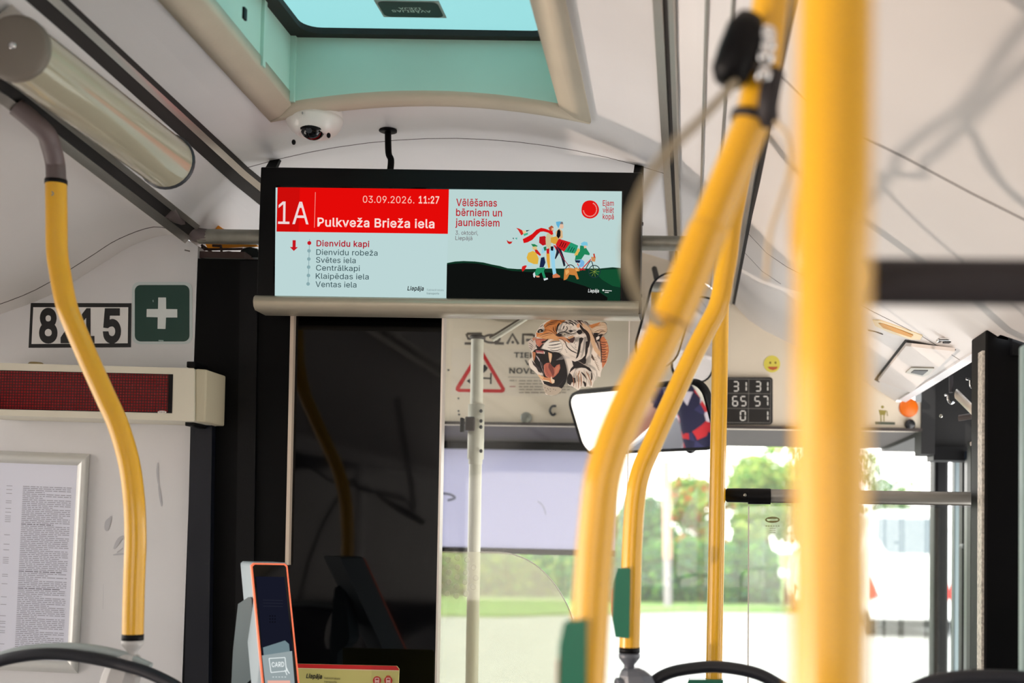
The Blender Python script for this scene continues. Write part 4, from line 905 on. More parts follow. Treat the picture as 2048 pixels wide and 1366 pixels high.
def socket(q, root, m, s=1.0, n_=0.0):
    mb = MB().lathe(q + Vector((0, 0, -.006)), (0, 0, -1), [(.0150, 0), (.0175, .002), (.0172, .008), (.0120, .015), (.0085, .019), (.0085, .026)], 22)
    mb.build('joint_cup', m, root)
    c = q + Vector((-.006 * s, 0, -.03))
    mb = MB()
    secs = []
    for h, wx, wy, ox in ((0, .010, .012, .004), (.004, .016, .016, .002), (.012, .022, .019, -.001), (.030, .0255, .021, -.004), (.055, .026, .021, -.009), (.085, .024, .020, -.014), (.110, .015, .014, -.018)):
        wx *= 1.32; wy *= 1.1; ox = ox * 1.3 - .003
        secs.append([c + Vector((ox * s + wx * math.cos(a) * (1 if abs(math.cos(a)) < .8 else .96), wy * math.sin(a), -h)) for a in [2 * math.pi * (i + .5) / 8 for i in range(8)]])
    mb.sweep(secs[::-1], 0, False, closed=True); mb.add(secs[0], [tuple(range(8))]); mb.add(secs[-1], [tuple(range(8))[::-1]])
    jb = mb.build('joint_body', m, root, bevel=.003)
    MB().lathe(c + Vector((.020 * s, -.008, -.026)), (s, -.5, 0), [(.011, -.006), (.011, .006), (.006, .008), (.006, .004), (0, .004)], 16).build('joint_bolt', m, jb)
socket(q, root, M_SOCK)

# near, very blurred upright
bx = P(1666, 500, .56)
root = thing('upright_pole', 'thick blurred yellow upright pole close to the camera, floor to roof', 'pole', (bx.x, .56, 0))
MB().tube([(bx.x, .56, .0), (bx.x, .56, 1.2), (bx.x, .56, 2.165)], .0182, 28).build('tube', M_YELLOW, root)
MB().lathe((bx.x, .56, .0), (0, 0, 1), [(.04, 0), (.04, .006), (.022, .012), (.019, .05)], 24).build('floor_flange', M_DKGREY, root)
MB().lathe((bx.x, .56, 2.17), (0, 0, -1), [(.04, -.01), (.04, .004), (.022, .012), (.019, .04)], 24).build('roof_flange', M_DKGREY, root)
# black sleeved bar that leaves it to the right
ba = P(1700, 563, .84); bb = P(2120, 566, .84)
root = thing('sleeved_rail', 'blurred horizontal rail with a black rubber sleeve right of the near upright', 'rail', ba)
MB().tube([ba, bb, bb + Vector((.5, .02, 0))], .0166, 24).build('rubber_sleeve', M_RUBBER, root)
MB().tube(spline([Vector((bx.x, .578, ba.z)), Vector((bx.x + .004, .68, ba.z)), Vector((bx.x + .018, .80, ba.z)), ba + Vector((.01, 0, 0))], 5), .0150, 18).build('branch', M_YELLOW, root)
# middle, blurred bent pole
mp_ = [(1545, -30), (1527, 120), (1510, 225), (1485, 290), (1436, 410), (1376, 560), (1340, 644), (1304, 717), (1247, 834), (1209, 945), (1194, 1060), (1186, 1160), (1180, 1260), (1174, 1366), (1166, 1520)]
root, pts = mk_pole('grab_pole', 'blurred bent yellow grab pole, nearest of the bent poles, sleeve joint halfway', [P(x, y, 1.08) for x, y in mp_], .0172)
MB().tube(spline([P(1420, 450, 1.08), P(1400, 500, 1.08), P(1376, 560, 1.08), P(1354, 612, 1.08), P(1342, 640, 1.08)], 5), [.0173] + [.0187] * 19 + [.0192], 22).build('sleeve', M_YELLOW, root)
MB().tube([P(1342.5, 639, 1.08), P(1340, 645, 1.08)], .0178, 22).build('sleeve_seam', mat('sleeve_seam', (176, 134, 60), .6), root)
up_ = P(1545, -30, 1.08)
MB().tube(spline([up_, up_ + Vector((.004, 0, .06)), Vector((.105, 1.08, 2.175))], 5), .0172, 20).build('upper_tube', M_YELLOW, root)
low = P(1166, 1520, 1.08)
MB().tube([low, Vector((low.x - .002, 1.08, .95))], .0172, 20).build('lower_tube', M_YELLOW, root)
# clamp with chrome bolts near the top of that pole
root = thing('pole_clamp', 'blurred black clamp with bright bolts at the top of the nearest bent pole', 'clamp', P(1480, 95, 1.04))
c = P(1478, 98, 1.05); ax = (P(1500, 40, 1.05) - P(1458, 160, 1.05)).normalized()
secs = []
MB().lathe(c - ax * .034, ax, [(0, 0), (.012, .001), (.0175, .010), (.0185, .030), (.0175, .052), (.011, .066), (0, .068)], 20).build('grip', M_BPLAST, root)
MB().tube([P(1488, 130, 1.05), P(1510, 110, 1.06)], .010, 12).build('neck', mat('clamp_grey', (110, 104, 96), .4), root)
for i, (px, py, r) in enumerate(((1534, 68, .0085), (1535, 88, .0085), (1530, 112, .0095), (1526, 148, .0080))):
    MB().ball(P(px, py, 1.045), (r, r * .8, r), 14, 10).build('bolt', M_CHROME, root)
MB().tube(spline([P(1548, 150, 1.07), P(1540, 180, 1.06), P(1536, 215, 1.06), P(1538, 245, 1.07)], 4), .0095, 14).build('strap', M_RUBBER, root)
q0 = P(1505, 232, 1.08); d = (P(1520, 170, 1.08) - q0).normalized()
MB().lathe(q0 - d * .004, d, [(.0176, -.003), (.0196, -.003), (.0196, .005), (.0176, .005)], 22).build('band', M_RUBBER, root)
# loose grey cord hanging in a loop from the clamp
path = spline([P(1470, 165, 1.0), P(1400, 240, .86), P(1330, 310, .78), P(1282, 390, .76), P(1258, 470, .75), P(1262, 550, .75), P(1296, 625, .85), P(1322, 650, 1.12)], 8)
tag(MB().tube(path, .0036, 10).build('pull_cord', mat('grey_cord', (150, 138, 112), .5)), 'thin blurred grey cord looping down from the clamp across the display edge', 'cord')
path = spline([P(1552, 245, 1.02), P(1574, 270, 1.0), P(1580, 330, 1.0), P(1562, 400, 1.0), P(1540, 470, 1.0), P(1532, 560, 1.0)], 8)
tag(MB().tube(path, .0022, 10).build('pull_cord', mat('beige_cord', (206, 184, 150), .5)), 'thin blurred beige cord hanging right of the clamp beside the near upright', 'cord')
# third bent pole
tp = [(1540, -20), (1524, 100), (1509, 200), (1494, 290), (1476, 380), (1463, 450), (1456, 510), (1448, 555), (1437, 610), (1411, 662), (1383, 717), (1343, 803), (1305, 888), (1281, 945), (1270, 1005), (1264, 1100), (1262, 1180), (1259, 1298)]
root, pts = mk_pole('grab_pole', 'bent yellow grab pole ending in a dark grey joint, carrying a green button', [P(x, y, 1.95) for x, y in tp], .0166)
q = P(1259, 1298, 1.95)
MB().lathe(q, (0, 0, -1), [(.0168, -.003), (.0170, -.003), (.0170, .006), (.0150, .006)], 22).build('collar', M_BPLAST, root)
up_ = P(1540, -20, 1.95)
M_SOCK2 = mat('dark_grey_casting', (92, 96, 104), .36, bump=.04, bscale=300)
socket(q, root, M_SOCK2, -1.0)
# straight pole
sp_t, sp_b = P(1444, 500, 2.5), P(1428, 1340, 2.5)
root = thing('grab_pole', 'straight vertical yellow pole standing behind the bent poles', 'pole', sp_b)
MB().tube([sp_t + (sp_t - sp_b) * .03, sp_t, sp_t.lerp(sp_b, .5), sp_b, sp_b + (sp_b - sp_t) * 1.2], .0172, 22).build('tube', M_YELLOW, root)
# green stop buttons
def button(label, poly, Y, depth, r_):
    t = thing('stop_button', label, 'button', P(*poly[0], Y))
    sh_ = MB().prism([P(u, v, Y) for u, v in poly], (0, depth, 0)).build('shell', M_GREEN, t, bevel=.0025)
    xs_ = [u for u, v in poly]; ys_ = [v for u, v in poly]
    k = [(u * .5 + (min(xs_)) * .5 + (max(xs_) - min(xs_)) * .0, v * .5 + (sum(ys_) / len(ys_)) * .5) for u, v in poly]
    MB().prism([P(u - 1.5, v, Y + depth * .35) + Vector((-.0008, 0, 0)) for u, v in k], (0, depth * .5, 0)).build('push_cap', mat('push_cap', (210, 120, 100), .4), sh_)
button('green stop button box on the pole with the dark grey joint', [(1236, 1137), (1260, 1137), (1258, 1277), (1231, 1274), (1225, 1238), (1227, 1165)], 1.925, .03, 0)
button('blurred green stop button box low on the nearest bent pole', [(1128, 1244), (1172, 1239), (1172, 1500), (1128, 1490), (1116, 1420), (1118, 1290)], 1.055, .03, 0)
button('green box low on the straight pole, barely above the picture edge', [(1378, 1360), (1446, 1360), (1446, 1450), (1382, 1452), (1374, 1440), (1372, 1376)], 2.47, .03, 0)
# ------------------------------------------------------------------ seats: only their grab handles reach into the picture
M_SEAT = mat('seat_shell', (40, 46, 58), .45, bump=.05, bscale=300)
M_HAND = mat('seat_handle', (22, 24, 32), .4, bump=.04, bscale=300)
M_HANDL = mat('seat_handle_pale', (158, 168, 168), .4, bump=.04, bscale=300)
def seat(label, pts, Y, r, mat_h, depth=.0):
    path = spline([P(u, v, Y) for u, v in pts], 6)
    a, b = path[0], path[-1]; cx = (a.x + b.x) / 2; w = abs(b.x - a.x)
    t = thing('bus_seat', label, 'seat', (cx, Y, 0))
    MB().tube([a + Vector((-.01, 0, -.25))] + path + [b + Vector((.01, 0, -.25))], r, 16).build('handle', mat_h, t)
    secs = []
    zt_ = min(a.z, b.z) - .12
    for h, f in ((.45, .9), (.6, 1.0), (zt_ - .12, 1.0), (zt_ - .02, .9), (zt_, .7)):
        secs.append([Vector((cx + (w / 2 + .01) * f * math.cos(x), Y + .02 + .025 * math.sin(x) - (h - .45) * .02, h)) for x in [2 * math.pi * i / 20 for i in range(20)]])
    MB().sweep(secs, 0, True, True).build('backrest', M_SEAT, t)
    MB().box((cx - w / 2, Y - .44, .40), (cx + w / 2, Y - .01, .47)).build('seat_pan', M_SEAT, t, bevel=.03)
    MB().box((cx - .06, Y - .3, 0), (cx + .06, Y - .12, .40)).build('pedestal', M_DKGREY, t, bevel=.01)
    return t
t = seat('grey bus seat handle arching under the bent pole with the grey elbow', [(-60, 1366), (-20, 1330), (40, 1313), (110, 1308), (190, 1318), (280, 1340), (340, 1366), (380, 1392)], 1.98, .0098, M_HAND)
t2 = [P(u, v, 1.995) for u, v in ((-70, 1350), (-20, 1322), (40, 1303), (110, 1296), (170, 1297), (240, 1310), (300, 1335))]
MB().tube(spline(t2, 6), .0085, 14).build('upper_handle', M_HANDL, t)
seat('black bus seat handle arching in front of the straight yellow pole', [(1285, 1392), (1310, 1362), (1345, 1344), (1400, 1335), (1440, 1334), (1490, 1341), (1530, 1354), (1580, 1384)], 1.99, .0100, M_HAND)
seat('dark blue bus seat top at the lower right corner', [(1795, 1400), (1830, 1378), (1870, 1363), (1930, 1355), (1990, 1354), (2050, 1358), (2110, 1376), (2150, 1400)], 1.66, .0105, M_HAND)

# ------------------------------------------------------------------ ticket validator
root = thing('ticket_validator', 'grey ticket validator with an orange-edged screen showing CARD', 'machine', P(545, 1366, 2.30))
_A, _B, _C = P(502, 1125, 2.30), P(575, 1126, 2.345), P(525, 1365, 2.18)
_N = (_B - _A).cross(_C - _A).normalized()
if _N.y > 0: _N = -_N
def vface(u, v, lift):
    """(u, v) are photo pixels; the point of the leaning, turned screen face behind them"""
    d = P(u, v, 1.0) - EYE
    return EYE + d * ((_A + _N * lift - EYE).dot(_N) / d.dot(_N))
def quad_px(v, inset=0):
    k = (v - 1125) / 240.0
    return (502 + 23 * k + inset, 575 + 24 * k - inset)
def vprism(pts, front, back, m, name, bev=0):
    n = len(pts); mb = MB(); f = [vface(u, v, front) for u, v in pts]; b = [vface(u, v, front) + Vector((-back * .8, back, 0)) for u, v in pts]
    t = geometry.tessellate_polygon([f]); mb.add(f, [(a, c, b_) for a, b_, c in t]); mb.add(b, [x for x in t])
    mb.add(f + b, [(i, (i + 1) % n, n + (i + 1) % n, n + i) for i in range(n)])
    return mb.build(name, m, root, bevel=bev)
M_VAL = mat('validator_grey', (140, 156, 164), .4, bump=.03, bscale=300)
VB = 1560
l0, r0_ = quad_px(1123); l1, r1_ = quad_px(VB)
body = [(l0 - 20, 1133), (l0 - 14, 1125), (l0 + 2, 1123), (r0_, 1124), (r1_, VB), (l1 - 22, VB)]
vprism([(503, 1128), (508, 1124), (r0_ - 4, 1125), (r0_ - 1, 1129), (r1_ - 2, VB), (l1 + 1, VB)], -.003, .05, M_VAL, 'body', .004)
SC = [(497, 1194), (503, 1197), (513, 1336), (508, 1352), (482, 1376), (478, 1460), (458, 1460), (466, 1300), (476, 1208)]
MB().prism([P(u, v, 2.27) for u, v in SC], (-.01, .05, 0)).build('side_cover', mat('validator_side', (112, 128, 134), .45), root, bevel=.003)
def inset_quad(i, r, vt=1126):
    a = quad_px(vt + i, i); b = quad_px(VB - 20, i)
    return [(a[0] + r, vt + i), (a[1] - r, vt + i + 1), (a[1], vt + i + r + 1), (b[1], VB - 20), (b[0], VB - 20), (a[0], vt + i + r)]
vprism(inset_quad(0, 5), .002, .004, mat('orange_edge', (244, 120, 84), .4, emit=.5), 'edge_light')
vprism(inset_quad(3.2, 4), .0026, .004, M_GLOSSB, 'glass')
S = Print(vface, glow, .0002); S.k = 16
S.poly([(508.5 + 3, 1153), (570 - 1, 1154), (586.5, 1310), (527 - 2, 1310)], (22, 24, 38))
S.poly([(526, 1295), (570, 1281), (578, 1288), (590, 1400), (536, 1400)], (112, 132, 138))
S.poly([(524, 1311), (584, 1302), (592, 1400), (534, 1400)], (150, 162, 164))
for y in (1200, 1206, 1212): S.stroke([(526, y), (566, y + 1)], 1, (36, 38, 50), up=False)
for k in range(9): S.disc((540 + (k % 3) * 5, 1232 + (k // 3) * 6), 1.5, (10, 10, 16), n=6, up=(k == 0))
c4 = [(538, 1317), (570, 1315), (573, 1342), (542, 1345)]
for i in range(4): S.stroke([c4[i], c4[(i + 1) % 4]], 1.6, (232, 240, 240), smooth=False, up=(i == 0))
S.text('CARD', 543.5, 1334, 9.5, (236, 242, 242), 25, .03, 0, .999, -.03)
S.stroke([(572, 1334), (576, 1343), (579, 1347)], 2, (232, 240, 240)); S.stroke([(570, 1340), (574, 1350)], 1.6, (232, 240, 240))
for i in range(5): S.stroke([(545 + i * 6, 1354), (548 + i * 6, 1354)], 1.4, (220, 228, 228), smooth=False, up=(i == 0))
S.poly([(535, 1361), (580, 1361), (586, 1420), (538, 1420)], (232, 176, 160))
S.build('screen', root)
MB().tube([P(560, 1600, 2.36), P(565, 1900, 2.36)], .02, 16).build('stand', M_DKGREY, root)

# yellow information sign beside it
YS = 2.45
root = thing('fare_sign', 'yellow sign with a red top band, lettered in black, beside the validator', 'sign', P(700, 1366, YS))
MB().prism([P(u, v, YS) for u, v in ((590, 1327.5), (793, 1332), (798, 1338), (790, 1560), (584, 1560))], (0, .004, 0)).build('board', mat('sign_yellow', (206, 198, 120), .4), root)
pt = Print(on_plane(YS - .0003))
pt.poly([(590, 1327.5), (793, 1332), (798, 1338), (797.5, 1341), (590, 1336)], (206, 14, 20)); pt.poly([(590, 1335.6), (797.5, 1340.6), (797.4, 1342.4), (590, 1337.4)], (226, 206, 160))
pt.text('Liepāja', 612, 1356, 8.5, (22, 20, 18), 32, .05, .2, .999, .04)
pt.text('Sabiedriskais', 648, 1358, 4, (120, 110, 70), 32, .01, 0, .999, .04); pt.text('transports', 648, 1365, 4, (120, 110, 70), 25, .01, 0, .999, .04)
for cx_ in (754, 776.5):
    pt.disc((cx_, 1361), 8.2, (196, 40, 26), 8.6); pt.poly(rrect(cx_ - 4.4, 1355.5, cx_ + 4.4, 1372, 2), (240, 200, 190)); pt.poly(rrect(cx_ - 3, 1357.2, cx_ + 3, 1360.2, .8), (170, 40, 30)); pt.stroke([(cx_ - 3, 1365), (cx_ + 3, 1365)], 1.2, (190, 60, 50))
pt.stroke([(772, 1353), (776.5, 1351), (781, 1353)], 1.2, (196, 40, 26))
pt.build('print', root)

# ------------------------------------------------------------------ cab screen with the tiger sticker
YG = 2.66
root = thing('cab_screen', 'clear cab screen with polished edges below the display, right of the dark door', 'screen', P(1070, 1366, YG))
MB().prism([P(u, v, YG) for u, v in ((888, 622), (1259, 628), (1250, 1640), (868, 1640))], (0, .005, 0)).build('pane', M_PANE, root)
M_EDGE = mat('polished_edge', (225, 215, 205), .25)
MB().prism([P(u, v, YG - .001) for u, v in ((1257.4, 628), (1259.2, 628), (1249.6, 1640), (1247.8, 1640))], (0, .007, 0)).build('edge_strip', M_EDGE, root)
MB().prism([P(u, v, YG - .001) for u, v in ((888, 627.6), (1259, 633.6), (1259, 635.6), (888, 629.6))], (0, .007, 0)).build('edge_strip', M_EDGE, root)

T = Print(lambda u, v, l: P(1040 + u / 7.59, 620 + v / 7.59, YG - .0004 - l), step=.00006)
WH, OR, LO, BK, CRM, DKB = (248, 240, 230), (222, 142, 78), (234, 174, 118), (24, 17, 17), (232, 204, 172), (74, 44, 36)
T.poly([(410, 170), (470, 140), (520, 128), (640, 106), (760, 108), (880, 135), (960, 160), (1030, 205), (1130, 205), (1200, 182), (1270, 180), (1312, 210), (1330, 280), (1316, 340), (1275, 385), (1305, 450), (1335, 520), (1352, 600), (1340, 690), (1318, 780), (1290, 840), (1245, 895), (1225, 960), (1222, 1020), (1180, 1005), (1160, 1050), (1120, 1085), (1095, 1175), (1040, 1160), (985, 1175), (935, 1165), (885, 1222), (840, 1190), (790, 1160), (740, 1150), (715, 1100), (660, 1130), (625, 1225), (560, 1285), (470, 1298), (395, 1285), (362, 1220), (345, 1120), (300, 1030), (262, 975), (215, 930), (165, 890), (135, 830), (125, 770), (180, 720), (172, 640), (135, 560), (120, 480), (170, 440), (225, 410), (242, 340), (275, 285), (320, 225), (370, 190)], WH)
T.poly([(360, 230), (400, 190), (470, 150), (560, 130), (640, 118), (700, 150), (640, 195), (590, 240), (560, 300), (565, 370), (640, 420), (690, 460), (600, 440), (520, 425), (430, 430), (340, 405), (250, 410), (245, 340), (285, 350), (345, 345), (375, 300)], OR)
T.poly([(250, 405), (320, 370), (430, 350), (520, 370), (590, 420), (590, 470), (520, 450), (440, 440), (400, 470), (330, 430)], LO)
T.poly([(560, 410), (640, 395), (720, 430), (770, 490), (740, 500), (690, 470), (640, 440)], (210, 150, 110)); T.poly([(720, 410), (800, 390), (830, 410), (800, 450), (750, 460)], (224, 180, 140))
for s_, w, c in (([(300, 390), (370, 365), (450, 350), (540, 370)], 9, DKB), ([(330, 415), (400, 385), (480, 375)], 7, (150, 84, 50)), ([(400, 300), (470, 320), (545, 375)], 8, (150, 84, 50)), ([(410, 330), (480, 345), (560, 395)], 7, (232, 186, 140)), ([(430, 250), (480, 300), (560, 380)], 9, (226, 164, 104)), ([(560, 440), (640, 450), (700, 520)], 7, (150, 96, 70)), ([(600, 430), (670, 470), (720, 560)], 6, (120, 76, 60))):
    T.stroke(s_, w, c, taper=True)
T.poly([(430, 455), (520, 455), (600, 470), (640, 535), (640, 598), (590, 645), (500, 640), (420, 610), (330, 592), (345, 545), (390, 495)], (250, 246, 238))
T.stroke([(450, 478), (530, 458), (600, 466)], 16, (214, 160, 110), taper=True)
for s_, w in (([(438, 496), (520, 478), (605, 474)], 12), ([(436, 538), (530, 528), (620, 506)], 13), ([(420, 572), (520, 578), (630, 552)], 8), ([(455, 602), (540, 618), (634, 590)], 11), ([(470, 625), (540, 640), (620, 625)], 6)): T.stroke(s_, w, BK, taper=True)
for i in range(9): T.disc((430 + i * 20, 572 + 4 * math.sin(i)), 3.5, BK, n=6, up=(i == 0))
T.poly([(122, 480), (170, 440), (215, 420), (236, 470), (244, 535), (205, 600), (165, 625), (132, 560)], (222, 210, 200)); T.poly([(180, 430), (232, 410), (236, 450), (200, 470)], (206, 150, 120))
for s_ in ([(130, 500), (170, 520), (205, 560)], [(135, 535), (170, 550), (195, 585)], [(140, 570), (165, 580), (180, 610)], [(165, 450), (185, 470), (200, 490)]): T.stroke(s_, 7, BK, taper=True)
T.poly([(238, 432), (320, 436), (400, 448), (420, 440), (375, 490), (330, 520), (295, 565), (250, 525), (232, 470)], (198, 116, 96)); T.poly([(245, 440), (300, 445), (310, 490), (280, 540), (250, 510)], (214, 134, 108))
T.poly([(318, 492), (345, 470), (380, 466), (430, 430), (420, 455), (380, 490), (335, 505)], BK); T.poly([(236, 520), (262, 545), (295, 560), (340, 515), (360, 515), (320, 570), (310, 600), (265, 600)], (44, 22, 24)); T.stroke([(235, 465), (330, 440), (395, 450)], 6, (120, 56, 50), taper=True)
T.poly([(188, 640), (225, 600), (265, 588), (340, 592), (420, 612), (500, 642), (590, 648), (640, 690), (672, 750), (695, 830), (710, 900), (718, 1000), (695, 1100), (660, 1160), (630, 1195), (590, 1168), (460, 1160), (370, 1125), (345, 1075), (368, 1030), (345, 965), (300, 900), (250, 850), (205, 770)], (20, 13, 16))
T.poly([(180, 760), (240, 830), (300, 880), (330, 960), (280, 940), (250, 880), (200, 830)], (60, 48, 50))
T.poly([(362, 835), (400, 805), (450, 800), (490, 850), (520, 880), (560, 835), (604, 822), (612, 880), (585, 950), (540, 1000), (500, 1030), (440, 1032), (390, 1005), (362, 930)], (190, 106, 88)); T.poly([(440, 800), (490, 850), (510, 890), (520, 960), (500, 1010), (470, 950), (430, 870)], (128, 66, 58)); T.poly([(540, 880), (600, 830), (600, 890), (560, 960), (520, 1000), (530, 940)], (206, 132, 104))
T.stroke([(372, 840), (368, 920), (400, 1000), (450, 1028)], 8, (224, 156, 134), taper=True); T.stroke([(400, 860), (410, 940), (450, 1000)], 6, (150, 80, 70), taper=True)
T.poly([(238, 612), (360, 622), (378, 640), (370, 668), (300, 660), (245, 650)], (186, 106, 106))
for i in range(6): T.disc((262 + i * 15, 650 + i * .6), 6.5, (244, 236, 226), 8, 8, up=(i == 0))
T.poly([(356, 632), (378, 634), (374, 668), (362, 666)], (240, 232, 222))
T.poly([(428, 640), (484, 662), (486, 700), (474, 770), (462, 808), (446, 780), (436, 720)], (226, 184, 146)); T.poly([(450, 660), (470, 668), (466, 760), (460, 800), (452, 760)], (244, 220, 190))
T.poly([(190, 632), (236, 644), (236, 690), (218, 775), (204, 750), (192, 700)], (196, 130, 92)); T.stroke([(245, 692), (280, 740), (302, 782)], 18, (196, 188, 196), taper=True); T.stroke([(300, 770), (330, 870), (362, 975)], 6, (180, 170, 176), taper=True); T.stroke([(325, 790), (350, 870)], 5, (180, 170, 176), taper=True)
T.poly([(272, 980), (330, 1000), (380, 1022), (470, 1032), (520, 1060), (524, 1100), (490, 1118), (440, 1092), (380, 1080), (340, 1065), (300, 1030)], (222, 152, 106)); T.poly([(270, 985), (320, 1000), (362, 1030), (340, 1052), (300, 1025)], (240, 204, 158)); T.poly([(345, 1055), (450, 1075), (450, 1092), (350, 1075)], (246, 226, 200))
T.poly([(466, 1020), (482, 1008), (490, 1045), (526, 1062), (522, 1105), (492, 1118), (470, 1080)], (244, 222, 196)); T.stroke([(360, 1120), (460, 1148), (580, 1150), (680, 1040)], 8, (70, 56, 66), taper=True)
T.poly([(348, 1125), (460, 1164), (585, 1170), (632, 1192), (608, 1245), (545, 1292), (430, 1292), (372, 1248)], (192, 180, 164))
for x, y in ((380, 1180), (420, 1192), (460, 1198), (510, 1202), (400, 1228), (460, 1236), (430, 1212), (540, 1215)): T.disc((x, y), 8, (70, 60, 54), 5, 6, up=(x == 380))
for s_, w in (([(540, 385), (600, 345), (660, 334), (730, 352), (785, 376)], 16), ([(545, 385), (590, 400), (640, 396), (700, 402), (760, 378)], 11)): T.stroke(s_, w, BK, taper=True)
T.poly([(545, 365), (600, 355), (635, 360), (630, 390), (590, 402), (560, 395)], (44, 32, 34)); T.poly([(632, 372), (660, 352), (690, 352), (712, 370), (684, 388), (655, 388)], (188, 178, 160)); T.disc((678, 370), 9, BK, n=10); T.disc((672, 366), 3, (240, 240, 236), n=6)
T.poly([(640, 402), (720, 398), (790, 372), (830, 350), (780, 392), (700, 415)], (240, 232, 222))
T.poly([(262, 325), (285, 295), (320, 284), (355, 308), (350, 332), (310, 340), (272, 350)], BK); T.poly([(292, 318), (312, 306), (318, 325), (300, 334)], (206, 190, 160)); T.stroke([(270, 290), (310, 262), (355, 280)], 9, (226, 216, 206), taper=True); T.stroke([(300, 262), (330, 240), (350, 220)], 9, BK, taper=True)
T.poly([(855, 325), (890, 300), (925, 298), (948, 335), (930, 368), (895, 372), (870, 350)], BK); T.stroke([(862, 332), (800, 362), (735, 362)], 10, BK, taper=True); T.poly([(735, 316), (772, 300), (812, 320), (770, 340)], BK)
for s_, w in (([(555, 330), (570, 250), (605, 195)], 26), ([(648, 296), (664, 262), (672, 236)], 16), ([(700, 245), (722, 275), (700, 310), (670, 325)], 12), ([(605, 178), (690, 190), (760, 222)], 13), ([(690, 225), (715, 190), (650, 160)], 8), ([(650, 148), (745, 155), (820, 195), (862, 235)], 15), ([(740, 195), (790, 205), (815, 240)], 20), ([(700, 124), (800, 142), (890, 200)], 16), ([(400, 222), (470, 190), (560, 182)], 9), ([(375, 265), (440, 222), (530, 208)], 10), ([(505, 250), (515, 315), (560, 370)], 10), ([(535, 240), (540, 300), (560, 350)], 9), ([(575, 240), (560, 280)], 8), ([(500, 145), (600, 132), (700, 138)], 9), ([(780, 110), (880, 140), (930, 180)], 12), ([(450, 180), (540, 160), (620, 160)], 8), ([(430, 100), (440, 130), (455, 148)], 12)): T.stroke(s_, w, BK if w > 8 else DKB, taper=True)
for a in range(5): T.stroke([(575 + a * 14, 285 + a * 4), (600 + a * 14, 330 - a * 5)], 4, BK, up=(a == 0), smooth=False)
T.poly([(905, 185), (960, 200), (1040, 255), (1090, 330), (1120, 420), (1160, 560), (1230, 650), (1220, 720), (1130, 620), (1080, 500), (1045, 390), (985, 290)], (228, 192, 156))
T.stroke([(830, 130), (900, 175), (945, 230)], 24, DKB, taper=True); T.stroke([(900, 215), (950, 290), (1010, 345), (1040, 410), (1045, 480), (1030, 570)], 52, (40, 26, 22), taper=True); T.stroke([(895, 148), (930, 160), (965, 195)], 14, DKB, taper=True); T.stroke([(970, 175), (1010, 185), (1040, 225)], 12, DKB, taper=True)
T.poly([(868, 210), (905, 205), (908, 255), (880, 275), (856, 250)], (232, 176, 140))
T.poly([(900, 425), (935, 415), (965, 430), (950, 470), (925, 520), (915, 600), (900, 660), (880, 715), (845, 745), (860, 690), (875, 620), (890, 530)], BK); T.poly([(1000, 480), (1030, 470), (1035, 560), (1025, 640), (1000, 720), (1000, 800), (960, 770), (985, 700), (990, 600)], (34, 26, 24)); T.stroke([(688, 470), (706, 545), (770, 610), (850, 650), (885, 662)], 15, BK, taper=True)
T.poly([(700, 420), (745, 442), (790, 425), (830, 405), (832, 445), (805, 500), (770, 495), (730, 460)], (66, 40, 42)); 
for x, y in ((850, 462), (835, 480), (822, 505), (830, 495), (845, 530), (835, 560), (848, 568), (665, 515), (690, 600), (710, 640), (700, 620)): T.disc((x, y), 6.5, BK, 5, 6, up=(x == 850))
T.poly([(785, 765), (830, 785), (880, 770), (940, 740), (985, 690), (1005, 760), (1000, 810), (960, 830), (1010, 850), (1060, 880), (1095, 940), (1050, 925), (1000, 885), (940, 875), (880, 880), (830, 885), (775, 930), (742, 970), (770, 890), (810, 850)], (26, 18, 20))
T.poly([(715, 1030), (750, 950), (785, 985), (800, 1030), (850, 1030), (860, 1085), (830, 1110), (790, 1090), (765, 1145), (715, 1110)], (28, 20, 20)); T.stroke([(930, 945), (985, 1000), (1030, 1060)], 26, (44, 32, 26), taper=True); T.stroke([(955, 1085), (985, 1115), (990, 1165)], 34, (34, 24, 22), taper=True); T.stroke([(1085, 940), (1090, 1010), (1075, 1080)], 20, (52, 40, 34), taper=True)
for i, (x, y, x2, y2) in enumerate(((800, 1020, 815, 1160), (840, 1000, 850, 1180), (880, 960, 885, 1190), (920, 960, 925, 1160), (860, 930, 830, 1010), (900, 920, 870, 1010), (1000, 930, 1060, 1060), (960, 920, 1040, 1100), (1060, 1040, 1080, 1150))): T.stroke([(x, y), ((x + x2) / 2 + 8, (y + y2) / 2), (x2, y2)], 15, ((160, 112, 84), (214, 200, 184), (176, 134, 104))[i % 3], taper=True)
for i in range(9): T.stroke([(1080 + i * 12, 700 + i * 22 - (i % 2) * 40), (1120 + i * 10, 720 + i * 25), (1170 + i * 6, 715 + i * 25)], 6, ((176, 160, 136), (140, 122, 100))[i % 2], taper=True)
T.poly([(1085, 660), (1110, 700), (1135, 770), (1110, 760), (1080, 720)], (92, 76, 66))
for i in range(6): T.stroke([(700 + i * 12, 700 + i * 6), (640 - i * 18, 690 + i * 14)], 3, (200, 196, 196), up=(i == 0), smooth=False)
T.stroke([(870, 770), (960, 820), (1040, 870)], 5, (216, 200, 190), taper=True)
T.poly([(1205, 420), (1270, 405), (1310, 455), (1340, 530), (1350, 610), (1335, 700), (1312, 790), (1250, 890), (1240, 760), (1245, 650), (1215, 540)], (206, 126, 84))
for i in range(9): T.stroke([(1218 + i * 3, 480 + i * 38), (1260 + i * 3, 492 + i * 37), (1320 - i * 2, 486 + i * 36)], 11, (84, 44, 36), taper=True)
for i in range(6): T.stroke([(1290 + (i % 2) * 12, 470 + i * 55), (1345 - i * 4, 462 + i * 56)], 9, (236, 190, 130), up=(i == 0), smooth=False)
